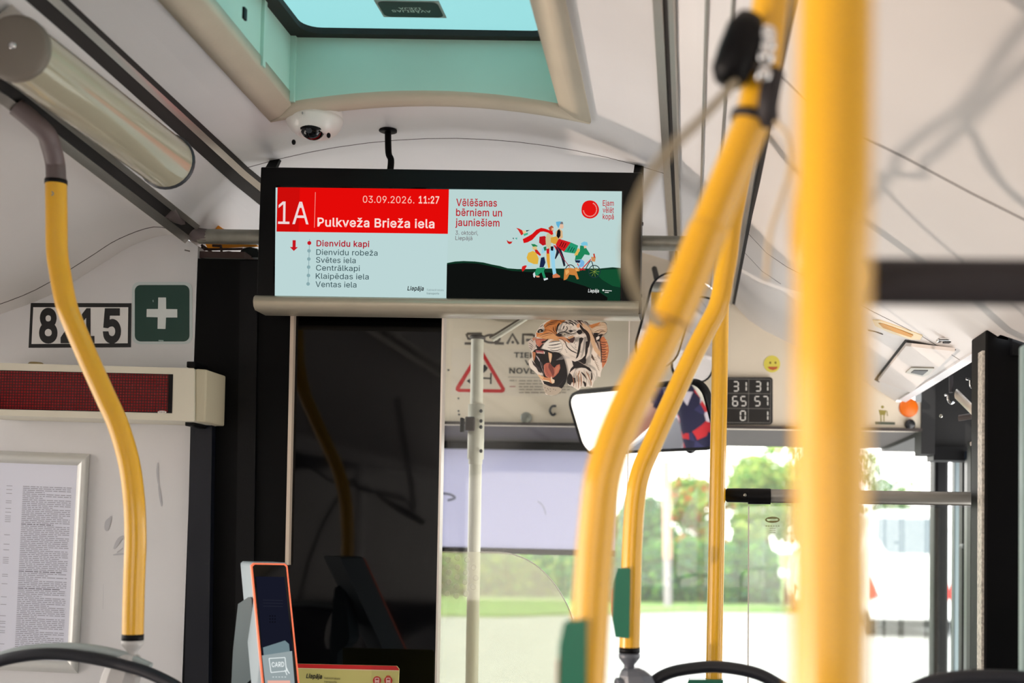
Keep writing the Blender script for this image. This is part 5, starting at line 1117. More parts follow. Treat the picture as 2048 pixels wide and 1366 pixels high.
T.stroke([(1215, 470), (1232, 620), (1235, 800)], 16, (70, 36, 30), taper=True)
T.poly([(1040, 235), (1120, 215), (1200, 185), (1268, 184), (1308, 215), (1326, 280), (1312, 335), (1262, 378), (1190, 392), (1140, 372), (1090, 320)], (216, 190, 160)); T.poly([(1040, 235), (1120, 212), (1220, 182), (1200, 215), (1140, 255), (1090, 280)], (206, 136, 80))
for s_, w, c in (([(1070, 270), (1140, 245), (1230, 225)], 12, (190, 120, 66)), ([(1100, 300), (1180, 268), (1290, 250)], 9, (238, 224, 206)), ([(1120, 320), (1200, 290), (1305, 285)], 9, (240, 228, 214)), ([(1130, 335), (1200, 305), (1270, 300)], 8, (110, 84, 70)), ([(1200, 350), (1250, 320), (1300, 330)], 14, (120, 92, 80)), ([(1230, 184), (1290, 190), (1322, 225)], 6, (60, 50, 46)), ([(1326, 270), (1320, 330), (1290, 370)], 6, (90, 80, 70))): T.stroke(s_, w, c, taper=True)
T.poly([(1115, 350), (1160, 345), (1200, 355), (1265, 372), (1240, 400), (1215, 440), (1210, 480), (1165, 470), (1150, 500), (1135, 450), (1120, 400)], (28, 20, 20)); T.poly([(1155, 420), (1190, 395), (1212, 405), (1200, 440), (1160, 460)], (232, 222, 212)); T.stroke([(1180, 380), (1230, 362), (1300, 345)], 8, (222, 206, 196), taper=True)
T.stroke([(1090, 340), (1130, 420), (1180, 520), (1205, 600)], 14, DKB, taper=True)
tg = T.build('tiger_sticker'); tag(tg, 'roaring tiger head sticker on the clear cab screen under the display', 'sticker')

# lower cab screen with a curved top corner and speech holes
YH = 2.72
root = thing('counter_screen', 'hazy plexiglass counter screen with a curved corner and a patch of speech holes', 'screen', P(1000, 1366, YH))
arc = [(868, 1102), (960, 1104), (1005, 1105), (1030, 1110), (1055, 1120), (1080, 1137), (1105, 1163), (1125, 1193), (1142, 1228), (1152, 1275), (1156, 1340), (1156, 1640), (860, 1640)]
MB().prism([P(u, v, YH) for u, v in arc], (0, .005, 0)).build('pane', glass('hazy_plexiglass', (246, 248, 240), 1.0, .25, (246, 230, 204)), root)
edge = spline([P(u, v, YH - .0005) for u, v in arc[1:11]], 4)
MB().tube(edge, .0013, 6).build('polished_edge', M_EDGE, root)
hp_ = [(896, 1120), (915, 1115.5), (934, 1119.5), (882, 1134), (915, 1134.5), (898, 1144.5), (931, 1145), (877, 1153), (914, 1154.5), (898, 1164), (930, 1164.5), (881, 1172.5), (913.5, 1173), (894, 1187), (912.5, 1192), (932, 1187.5), (947.5, 1135), (952, 1156), (946.5, 1174)]
hm = None
for i, (u, v) in enumerate(hp_):
    q = P(u, v, YH - .0006)
    if hm is None:
        mb = MB().lathe((0, 0, 0), (0, -1, 0), [(.0042, 0), (.0062, .0004), (.0066, -.0004)], 16); mb.lathe((0, 0, 0), (0, -1, 0), [(0, .0001), (.0042, .0001)], 16)
        o = mb.build('speech_hole', glass('speech_hole_rim', (255, 255, 255), 1.0, .35, (255, 250, 236)), root); hm = o
        o.matrix_parent_inverse = Matrix(); o.location = q - root.location
    else:
        o = hm.copy(); COL.objects.link(o); o.location = q - root.location

# white post with clamps
YPO = 3.0
a = P(955, 676, YPO); b = P(943, 1400, YPO)
root = thing('cab_post', 'thin off-white post with a dark clamp, in front of the warning triangle', 'post', b)
M_POST = mat('post_white', (214, 208, 190), .35, noise=.05)
MB().tube([a, a.lerp(b, .5), b, b + (b - a) * .9], .0158, 18).build('tube', M_POST, root)
MB().lathe(a, (0, 0, 1), [(.0158, -.004), (.020, -.002), (.020, .004), (.012, .008), (0, .009)], 18).build('cap', mat('post_cap', (52, 42, 38), .5), root)
d = (b - a).normalized()
t0 = a.lerp(b, (810 - 676) / 724.); t1 = a.lerp(b, (920 - 676) / 724.)
MB().lathe(t0, d, [(.0158, 0), (.0205, .001), (.0205, (t1 - t0).length), (.0175, (t1 - t0).length + .002), (.0175, (t1 - t0).length + .012), (.0158, (t1 - t0).length + .014)], 20).build('sleeve', M_POST, root)
for v in (822, 842, 854, 902):
    q = P(962, v, YPO - .0195); MB().ball(q, (.0042, .002, .0048), 10, 8).build('screw', M_DKGREY, root)
q0 = P(930, 833, YPO - .03); q1 = P(954, 864, YPO + .01); cb = MB().box(q0, q1).build('clamp_block', mat('clamp_brown', (66, 54, 52), .4), root, bevel=.003)
q0 = P(920, 835, YPO - .025); q1 = P(929, 866, YPO); MB().box(q0, q1).build('clamp_jaw', M_BPLAST, cb, bevel=.002)
MB().tube([P(985, 680, 3.02), P(1066, 628, 3.02), P(1100, 606, 3.02)], .0055, 10).build('stay_rod', M_POST, root)
MB().tube([P(979, 676, 3.03), P(1050, 632, 3.03), P(1090, 606, 3.03)], .003, 8).build('stay_rod', mat('stay_dark', (96, 84, 70), .4), root)
# ------------------------------------------------------------------ on the header: lettering, warning sticker, counter, small parts
YHD = 3.45
pt = Print(on_plane(YHD - .0006), step=.0002)
GL = (86, 76, 68)
def lt(strokes, w=5.2):
    for s_ in strokes: pt.stroke(s_, w, GL, smooth=False, up=False)
pt.k = 1
X0, YT, YB2, LW = 930, 667.5, 687, 33
lt([[(X0 + 34, YT), (X0 + 4, YT)], [(X0 + 3, YT), (X0 + 6, 677), (X0 + 32, 678)], [(X0 + 31, 678), (X0 + 31, 686)], [(X0 + 33, YB2), (X0 - 1, YB2)]])
o_ = [(983 + 17 * math.cos(a) * 1.1, 677.5 + 10 * math.sin(a)) for a in [2 * math.pi * i / 20 for i in range(20)]]; i_ = [(983 + 12.5 * math.cos(a) * 1.1, 677.5 + 5.6 * math.sin(a)) for a in [2 * math.pi * i / 20 for i in range(20)]]
pt.ring(o_, i_, GL); pt.k = 1
lt([[(990, 666), (990, 666.5)], [(989, 671), (991, 686)], [(989, 686.5), (1008, 687)]])
lt([[(1014, 688), (1025, 668), (1037, 688.5)]]); pt.disc((1025.5, 684.5), 3, GL, n=10, up=False)
lt([[(1046, 689), (1046, 669), (1066, 669.5)], [(1066, 669), (1070, 674), (1066, 680), (1052, 680)], [(1060, 680), (1072, 689)]])
lt([[(1080, 669), (1080, 689)], [(1118, 670), (1092, 669.5), (1092, 679), (1116, 680), (1116, 689), (1088, 689)]])
tag(pt.build('maker_lettering'), 'dark wide maker lettering along the top of the beige front header', 'lettering')
root = thing('warning_sticker', 'warning sticker with a red triangle and camera, lettered in black, on the header', 'sticker', P(1010, 790, YHD))
MB().prism([P(u, v, YHD - .0008) for u, v in ((903, 697), (1165, 701), (1163, 794), (902, 790))], (0, .0006, 0)).build('film', mat('sticker_film', (226, 213, 194), .4), root)
pt = Print(on_plane(YHD - .001), step=.0002)
RED = (196, 18, 22)
to = [(958, 699), (965, 700), (1010, 777), (1009, 783), (1004, 785.5), (917, 784), (911, 780), (912, 774)]; ti = [(960.5, 709), (962.5, 710), (1002, 777.5), (1001.5, 778.5), (1000, 778.8), (921, 777.5), (919.5, 777), (920, 776)]
pt.ring(to, ti, RED)
pt.poly([(946, 738), (970, 729), (976, 736), (972, 742), (964, 748), (950, 757), (945, 750)], (18, 18, 20)); pt.stroke([(962, 756), (982, 757)], 3, (18, 18, 20)); pt.stroke([(982, 746), (981.5, 768)], 3, (18, 18, 20)); pt.poly([(933, 762), (940, 757), (941, 768)], (18, 18, 20))
BL_ = (28, 26, 28)
pt.text('TIEK VEIKTA', 1028, 715, 10, BL_, 118, .035); pt.text('VIDEO', 1049, 730, 10, BL_, 66, .035); pt.text('NOVĒROŠANA', 1018.5, 746.5, 10.5, BL_, 132, .035)
pt.stroke([(1016, 754), (1150, 756)], 1, (150, 140, 128), smooth=False)
for y, xa, xb in ((761, 1019, 1033), (761.5, 1038, 1150), (767.5, 1038, 1140), (773, 1019, 1031), (773.5, 1038, 1150), (779, 1038, 1140), (785, 1038, 1132)):
    x = xa
    while x < xb:
        w = min(xb - x, random.Random(int(x * 7 + y)).uniform(6, 16)); pt.stroke([(x, y), (x + w, y + .1)], 2, (150, 138, 124) if y != 773 else (170, 110, 100), smooth=False, up=False); x += w + 2.2
pt.build('print', root)
# small fittings on the header
tag(MB().lathe(P(1052.5, 836, YHD), (0, -1, 0), [(.0165, 0), (.0165, .003), (.013, .005), (.010, .004), (.006, .006), (0, .006)], 22).build('header_lock', mat('lock_grey', (150, 152, 144), .3, metal=.6)), 'round grey metal lock in the lower edge of the header', 'lock')
tag(MB().tube(spline([P(1112, 812, YHD - .004), P(1104, 813, YHD - .008), P(1100, 822, YHD - .008), P(1105, 830, YHD - .006), P(1111, 827, YHD - .004)], 4), .0035, 10).build('hook', M_DKGREY), 'small dark hook on the header right of the round metal lock', 'hook')
m = MB()
for u, v in ((897, 740), (917, 797), (917, 822), (918, 829)): m.lathe(P(u, v, YHD), (0, -1, 0), [(.0028, -.001), (.0028, .001), (0, .0012)], 10)
o = m.build('header_holes', M_DKGREY); o['kind'] = 'stuff'; tag(o, 'four small dark screw holes left of the warning triangle', 'holes')
m = MB().lathe(P(1020, 514, YHD), (0, -1, 0), [(.191, 0), (.191, .02), (.18, .028), (0, .032)], 40)
tag(m.build('round_speaker', mat('speaker_beige', (150, 140, 122), .6, bump=.3, bscale=500)), 'round beige speaker cover high on the header, mostly behind the display', 'speaker')
# passenger counter
root = thing('route_counter', 'black counter display on the header with white numbers 31 31, 65 57, 0 1', 'display', P(1490, 800, YHD))
MB().prism([P(u, v, YHD - .012) for u, v in rrect(1440, 754.5, 1545.5, 848.5, 6)], (0, .012, 0)).build('casing', mat('counter_black', (18, 15, 14), .35), root)
pt = Print(on_plane(YHD - .0122), lambda c: mat('lit_%d' % c[0], c, .5, emit=.35), step=.0002)
GR = (110, 106, 100); WT = (206, 200, 192)
for s_ in ([(1440, 757.8), (1541, 758.5)], [(1440, 786.5), (1541, 787.5)], [(1440, 816.5), (1541, 817.5)], [(1440, 845), (1541, 845.5)], [(1497.5, 758), (1496.5, 845)], [(1541.5, 759), (1540.5, 845)]): pt.stroke(s_, .9, GR, smooth=False, up=False)
SEG = {'0': 'abcdef', '1': 'bc', '3': 'abgcd', '5': 'afgcd', '6': 'afgedc', '7': 'abc'}
def seg7(ch, x, y, w=9.5, h=18.5):
    g_ = {'a': ((x + 1, y), (x + w - 1, y)), 'd': ((x + 1, y + h), (x + w - 1, y + h)), 'g': ((x + 1, y + h / 2), (x + w - 1, y + h / 2)), 'f': ((x, y + 1), (x, y + h / 2 - 1)), 'b': ((x + w, y + 1), (x + w, y + h / 2 - 1)), 'e': ((x, y + h / 2 + 1), (x, y + h - 1)), 'c': ((x + w, y + h / 2 + 1), (x + w, y + h - 1))}
    for s_ in SEG[ch]: pt.stroke(list(g_[s_]), 2, WT, smooth=False, up=False)
for s_, x, y in (('3', 1467, 763.5), ('1', 1483, 763.5), ('3', 1511.5, 763.5), ('1', 1526, 763.5), ('6', 1465.5, 793), ('5', 1482, 793), ('5', 1510, 793), ('7', 1526, 793), ('0', 1481, 822), ('1', 1526, 822)): seg7(s_, x, y)
pt.build('numbers', root)
# smiley, orange button, black knob, small icon
root = thing('smiley_sticker', 'round yellow smiling face sticker above the black counter display', 'sticker', P(1544, 728, YHD))
pt = Print(on_plane(YHD - .0006), step=.0002); pt.disc((1544, 728), 16.5, (224, 208, 86), 17); pt.disc((1540.5, 725.5), 2, (120, 90, 30), 2.4, 10); pt.disc((1551, 725.5), 2, (120, 90, 30), 2.4, 10, up=False); pt.poly([(1535, 733.5), (1556, 733.5), (1553, 738), (1546, 740.5), (1539, 738.5)], (190, 90, 50)); pt.build('face', root)
tag(MB().lathe(P(1817, 815.5, YHD), (0, -1, 0), [(.0275, 0), (.0275, .003), (.024, .005), (0, .006)], 30).build('orange_button', mat('orange_disc', (238, 112, 4), .4)), 'flat round orange disc at the right end of the header', 'button')
tag(MB().lathe(P(1819.5, 849, YHD - .002), (0, -1, 0), [(.0150, -.002), (.0150, .008), (.0125, .014), (.006, .016), (0, .016)], 22).build('black_knob', mat('knob_black', (44, 44, 46), .25)), 'shiny black knob just below the orange disc', 'knob')
root = thing('litter_sticker', 'small olive pictogram sticker left of the orange disc on the header', 'sticker', P(1765, 830, YHD))
pt = Print(on_plane(YHD - .0006), step=.0002); OL = (150, 136, 60)
pt.poly([(1757, 820), (1773, 821), (1770, 830), (1760, 830)], OL); pt.stroke([(1762, 830), (1762, 843)], 2, OL, smooth=False); pt.stroke([(1768, 830), (1768, 843)], 2, OL, smooth=False); pt.disc((1765, 814), 3, OL, n=10); pt.stroke([(1774, 822), (1775, 832)], 1.5, OL, smooth=False); pt.stroke([(1750, 846), (1790, 847)], 5, (86, 92, 74), smooth=False); pt.build('pictogram', root)
root = thing('cover_latch', 'small chrome latch at the front end of the door cover', 'latch', P(1785, 782, 3.4))
MB().ball(P(1781, 780, 3.40), (.009, .008, .010), 12, 8).build('catch', M_CHROME, root); MB().ball(P(1791, 782, 3.40), (.008, .008, .009), 12, 8).build('catch', M_CHROME, root); MB().box(P(1776, 778, 3.41), P(1826, 792, 3.449)).build('plate', M_WHITE, root, bevel=.003)

# ------------------------------------------------------------------ mirrors
M_MIRROR = mat('mirror_silver', (236, 236, 238), .015, metal=1.0)
def facing(c, n, up=Vector((0, 0, 1)), roll=0.0):
    n = n.normalized(); u = up.cross(n).normalized(); w = n.cross(u)
    return (u * math.cos(roll) + w * math.sin(roll), -u * math.sin(roll) + w * math.cos(roll), n)
def mirror(name, label, c, n, w, h, r, rim, roll=0.0, stem=None):
    u, v, n = facing(c, n, roll=roll)
    root = thing(name, label, 'mirror', c)
    mp = lambda a, b, d=0.0: c + u * a + v * b + n * d
    out = rrect(-w / 2, -h / 2, w / 2, h / 2, r, 8); inn = rrect(-w / 2 + rim, -h / 2 + rim, w / 2 - rim, h / 2 - rim, max(.002, r - rim), 8)
    k = len(out)
    rows = [[mp(a * .8, b * .8, -.035) for a, b in out], [mp(a, b, -.02) for a, b in out], [mp(a, b, .002) for a, b in out], [mp((a + p) / 2, (b + q) / 2, .007) for (a, b), (p, q) in zip(out, inn)], [mp(a, b, .001) for a, b in inn]]
    mb = MB().sweep(rows, 0, True, True); mb.add(rows[0], [tuple(range(k))])
    mb.build('housing', M_BPLAST, root)
    MB().add([mp(a, b, .0015) for a, b in inn], [tuple(range(k))]).build('glass', M_MIRROR, root)
    if stem: MB().tube(spline([mp(0, 0, -.03)] + stem, 5), .008, 12).build('stem', M_BPLAST, root)
    return root
YM = 3.20
mc = P(1279.5, 839.5, YM)
DRV = Vector((-1.0, 2.98, 1.30))            # where the driver's chest is
to_cam = (EYE - mc).normalized(); to_drv = (DRV + Vector((0, .24, .02)) - mc).normalized()
mn = (to_cam + to_drv).normalized()
foreshort = abs(mn.y)
mw = 258 * YM / FPX / foreshort; mh = 138 * YM / FPX * 1.02
mirror('inside_mirror', 'rounded rectangular inside mirror in a black frame below the header', mc, mn, mw, mh, .045, .009, 0.0, [mc + Vector((.02, .12, .10)), Vector((mc.x + .02, 3.44, mc.z + .16))])
ma = P(1330, 640, 3.14)
mirror('door_mirror', 'tall oval mirror with a thin dark rim right of the display', ma, Vector((.14, -1, -.11)), 92 * 3.14 / FPX, 196 * 3.14 / FPX, .060, .0055, math.radians(-14), [ma + Vector((-.02, .1, .1)), Vector((ma.x - .04, 3.43, ma.z + .2))])
mb_ = P(1397, 680, 3.30)
mirror('door_mirror', 'second oval mirror, white with reflected sky, beside the straight yellow pole', mb_, Vector((.12, -1, -.10)), 80 * 3.3 / FPX * 1.1, 176 * 3.3 / FPX, .050, .0055, math.radians(-12), [mb_ + Vector((.02, .08, .08)), Vector((mb_.x + .05, 3.43, mb_.z + .16))])
# white dome camera under the header
q = P(1381, 906, 3.52)
root = thing('front_dome_camera', 'white dome camera under the header behind the inside mirror', 'camera', q)
q = Vector((q.x, 3.56, hz0 + .001))
MB().lathe(q, (0, 0, -1), [(.066, 0), (.066, .012), (.062, .026), (.045, .046), (.030, .056), (.024, .058), (0, .054)], 30).build('housing', mat('camera_white', (232, 230, 226), .3, coat=.3), root)
MB().ball(q + Vector((0, 0, -.052)), (.018, .018, .018), 16, 10).build('lens_dome', mat('smoked_dome', (6, 6, 8), .04), root)

# ------------------------------------------------------------------ roller sunblind
YBL = 4.08
root = thing('sun_blind', 'pale grey roller sunblind with a black bottom bar in the windscreen', 'blind', P(1050, 900, YBL))
MB().prism([P(u, v, YBL) for u, v in ((600, 889), (1232, 901), (1229, 1104), (600, 1090))], (0, .002, 0)).build('fabric', sheet('blind_fabric', (216, 214, 232), .72), root)
MB().prism([P(u, v, YBL - .004) for u, v in ((600, 1088), (1229, 1101), (1229, 1113), (600, 1099))], (0, .012, 0)).build('bottom_bar', M_BPLAST, root, bevel=.003)
MB().prism([P(u, v, YBL - .02) for u, v in ((600, 880), (1232, 892), (1232, 903), (600, 891))], (0, .03, 0)).build('roller', M_BPLAST, root, bevel=.004)
pt = Print(on_plane(YBL - .0005)); pt.stroke([(878, 986), (900, 989), (910, 996), (895, 1001)], 5, (120, 122, 140)); pt.stroke([(1075, 1002), (1086, 1012), (1092, 1030)], 2, (166, 168, 180)); pt.build('mark', root)

# ------------------------------------------------------------------ door cover on the right: flap, slot, lock, arms
root = thing('door_cover_flap', 'pale flap hanging slightly open in the door machinery cover', 'flap', P(1830, 740, 2.9))
def cov_z(x): 
    for (xa, za), (xb, zb) in zip(right_front, right_front[1:]):
        if xa <= x <= xb: return za + (zb - za) * (x - xa) / (xb - xa)
    return right_front[-1][1]
def on_cove(px, py, lift=.0):
    """walk the ray until it meets the right cove"""
    Y = 1.2
    while Y < 3.45:
        p = P(px, py, Y)
        if p.x > .115 and p.z > cov_z(min(p.x, .588)) - lift: return p
        Y += .004
    return P(px, py, 3.44)
f4 = [on_cove(u, v, .012) for u, v in ((1756, 762), (1812, 692), (1910, 703), (1822, 786))]
MB().prism([f4[0], f4[1], f4[2], f4[3]], (0, 0, .008)).build('flap_panel', mat('flap_white', (214, 206, 200), .45, noise=.05), root)
g4 = [on_cove(u, v, .002) for u, v in ((1748, 760), (1810, 680), (1912, 700), (1905, 705), (1814, 690), (1758, 765))]
MB().prism(g4, (0, 0, .002)).build('gap', M_GROOVE, root)
h4 = [on_cove(u, v, .015) for u, v in ((1811, 746), (1822, 736), (1868, 737), (1858, 750), (1845, 754))]
lp_ = MB().prism(h4, (0, 0, .003)).build('latch_plate', M_ALU, root)
h5 = [on_cove(u, v, .017) for u, v in ((1822, 746), (1828, 741), (1856, 742), (1845, 751))]
MB().prism(h5, (0, 0, .002)).build('latch', M_DKGREY, lp_)
root = thing('grip_slot', 'shallow amber grip slot in the pale cover above the flap', 'handle', P(1800, 660, 2.6))
gs = [(1745, 641), (1760, 642), (1800, 655), (1845, 672), (1840, 680), (1822, 679), (1780, 666), (1750, 652)]
MB().prism([on_cove(u, v, .003) for u, v in gs], (0, 0, .003)).build('rim', mat('slot_rim', (216, 198, 160), .4), root)
gi = [(1757, 647), (1766, 648), (1800, 660), (1826, 671), (1822, 675), (1800, 668), (1766, 656)]
MB().prism([on_cove(u, v, .0045) for u, v in gi], (0, 0, .0012)).build('recess', mat('slot_amber', (196, 140, 60), .5), root)
q = on_cove(1889, 680, .003)
root = thing('cover_lock', 'small chrome lock plate right of the amber grip slot', 'lock', q)
MB().box(q + Vector((-.016, -.014, -.004)), q + Vector((.016, .014, .004))).build('plate', M_CHROME, root, bevel=.003); MB().box(q + Vector((-.002, -.010, -.006)), q + Vector((.012, .010, -.003))).build('slot', M_GROOVE, root)
mbp = MB().sweep([[on_cove(u, v, .0015) for u, v in ((1735, 660), (1748, 662), (1766, 668))], [on_cove(u + 1, v + 2, .0015) for u, v in ((1735, 660), (1748, 662), (1765, 668))]])
tag(mbp.build('panel_joint', M_SEAM), 'thin joint line of a small panel left of the open flap', 'joint')
# folded door gear in the dark recess
root = thing('door_gear', 'metal door operating arms in the black recess right of the header', 'mechanism', P(1900, 800, 2.9))
M_ARM = mat('arm_metal', (190, 178, 166), .35, metal=.5)
def bar(a, b, Ya, Yb, w, name, m): 
    p, q = P(*a, Ya), P(*b, Yb); MB().tube([p, p.lerp(q, .5), q], w, 10, True, 0, (1, .4)).build(name, m, root, bevel=.001)
bar((1913, 788), (1964, 838), 2.9, 2.7, .013, 'arm', M_ARM); bar((1958, 760), (1968, 772), 2.6, 2.5, .012, 'arm', M_ARM)
bar((1918, 836), (1944, 832), 3.0, 2.95, .008, 'arm', mat('arm_dull', (70, 60, 56), .5, metal=.4)); bar((1941, 888), (1966, 876), 2.8, 2.75, .005, 'arm', M_ARM)
bar((1918, 724), (1968, 684), 2.8, 2.5, .005, 'rod', M_STEEL); bar((1875, 760), (1904, 738), 3.1, 2.9, .005, 'rod', mat('rod_dark', (74, 62, 62), .5, metal=.3))
bar((1950, 705), (1952, 752), 2.7, 2.7, .010, 'bracket', M_DKGREY); bar((1902, 752), (1902, 785), 2.9, 2.9, .012, 'bracket', M_RUBBER)
for pts, Y in ((((1889, 791), (1895, 790), (1896, 800), (1902, 807), (1908, 804)), 2.88), (((1932, 758), (1940, 760), (1941, 772), (1948, 777), (1950, 772)), 2.68)):
    MB().tube(spline([P(*p, Y) for p in pts], 4), .0028, 8).build('spring', M_CHROME, root)
for u, v in ((1937, 713), (1962, 714), (1953, 842), (1882, 832)):
    MB().ball(P(u, v, 2.66), .0045, 10, 8).build('bolt', M_STEEL, root)

# right: grab rail in front of the door, glass screen below it
YR = 2.52
root = thing('door_rail', 'grey metal rail with a black end clamp, from the straight pole to the black post', 'rail', P(1700, 995, YR))
a = P(1538, 992, YR); b = P(1962, 998, YR)
MB().tube([a, b], .0145, 20).build('tube', mat('rail_grey', (150, 148, 142), .38, metal=.55, noise=.05), root)
c_ = P(1452, 990.5, YR)
MB().tube([c_ + Vector((-.006, 0, 0)), c_ + Vector((.002, 0, 0)), P(1500, 991, YR)], [.006, .0145, .0150], 18).build('clamp', M_BPLAST, root)
MB().tube([P(1496, 992.5, YR), P(1541, 993, YR)], .0166, 18).build('clamp_sleeve', M_BPLAST, root)
MB().box(P(1541, 1008, YR - .005), P(1962, 1014.5, YR + .01)).build('glazing_bar', M_BPLAST, root)
MB().tube([b, b + Vector((.012, 0, 0))], .018, 18).build('end_socket', M_BPLAST, root)
q = P(1490, 990, YR - .0152); MB().lathe(q, (0, -1, 0), [(.0035, -.001), (.0035, .001), (0, .001)], 10).build('screw', M_STEEL, root)
YG2 = YR + .002
root = thing('door_screen', 'clear glass wind screen with an etched mark, hanging below the metal rail', 'screen', P(1720, 1366, YG2))
MB().prism([P(u, v, YG2) for u, v in ((1496, 1012), (1951, 1016), (1953, 1640), (1493, 1640))], (0, .005, 0)).build('pane', M_PANE, root)
MB().prism([P(u, v, YG2 - .001) for u, v in ((1496.5, 1012), (1498.6, 1012), (1496, 1640), (1494, 1640))], (0, .007, 0)).build('edge_strip', M_EDGE, root)
MB().prism([P(u, v, YG2 - .001) for u, v in ((1946.5, 1016), (1949, 1016), (1950, 1640), (1947.5, 1640))], (0, .007, 0)).build('edge_strip', M_EDGE, root)
pt = Print(on_plane(YG2 - .0004))
OLV = (110, 106, 60)
o_ = [(1545 + 14.5 * math.cos(t), 1039.5 + 6.2 * math.sin(t)) for t in [2 * math.pi * i / 24 for i in range(24)]]; i_ = [(1545 + 11.5 * math.cos(t), 1039.5 + 4.0 * math.sin(t)) for t in [2 * math.pi * i / 24 for i in range(24)]]
pt.ring(o_, i_, OLV); pt.stroke([(1535, 1036.5), (1553, 1037), (1538, 1042.5), (1556, 1042.5)], 2.6, OLV, smooth=False)
for x in range(6): pt.stroke([(1531 + x * 5, 1052), (1534 + x * 5, 1052)], 1.6, (150, 152, 116), smooth=False, up=(x == 0))
for y in (1057, 1061, 1065): pt.stroke([(1539, y), (1551, y)], 1, (170, 172, 140), smooth=False, up=False)
pt.build('etched_mark', root)
# door leaf, seen nearly edge on
root = thing('door_leaf', 'folding bus door leaf seen edge on, grey frame and dark rubber', 'door', P(1930, 1366, 3.5)); 
def vb(u0, u1, Y, v0, v1, t, m, name):
    a = P((u0 + u1) / 2, 1000, Y); w = (u1 - u0) * Y / FPX / 2; za = P(u0, v0, Y).z; zb = P(u0, v1, Y).z
    MB().box((a.x - w, Y, zb), (a.x + w, Y + t, za)).build(name, m, root, bevel=.004)
vb(1909, 1925, 3.9, 908, 1640, .05, mat('door_frame_grey', (108, 122, 126), .4), 'frame'); vb(1925, 1936, 3.6, 900, 1640, .05, M_BPLAST, 'rubber_edge'); vb(1936, 1942, 3.4, 900, 1640, .05, mat('door_frame_blue', (34, 42, 52), .35), 'frame'); vb(1942, 1966, 3.2, 880, 1640, .05, M_BPLAST, 'frame')
vb(1926, 1935, 3.55, 1088, 1096, .05, M_DKGREY, 'hinge')
# pale draught screen close on the right
q = P(2046, 900, 1.75)
tag(MB().box((q.x, 1.75, .3), (q.x + .25, 1.775, P(2046, 688, 1.75).z)).build('draught_panel', mat('pale_blue_panel', (128, 150, 150), .4), bevel=.004), 'pale blue-grey draught panel edge at the right border, beside the black post', 'panel')

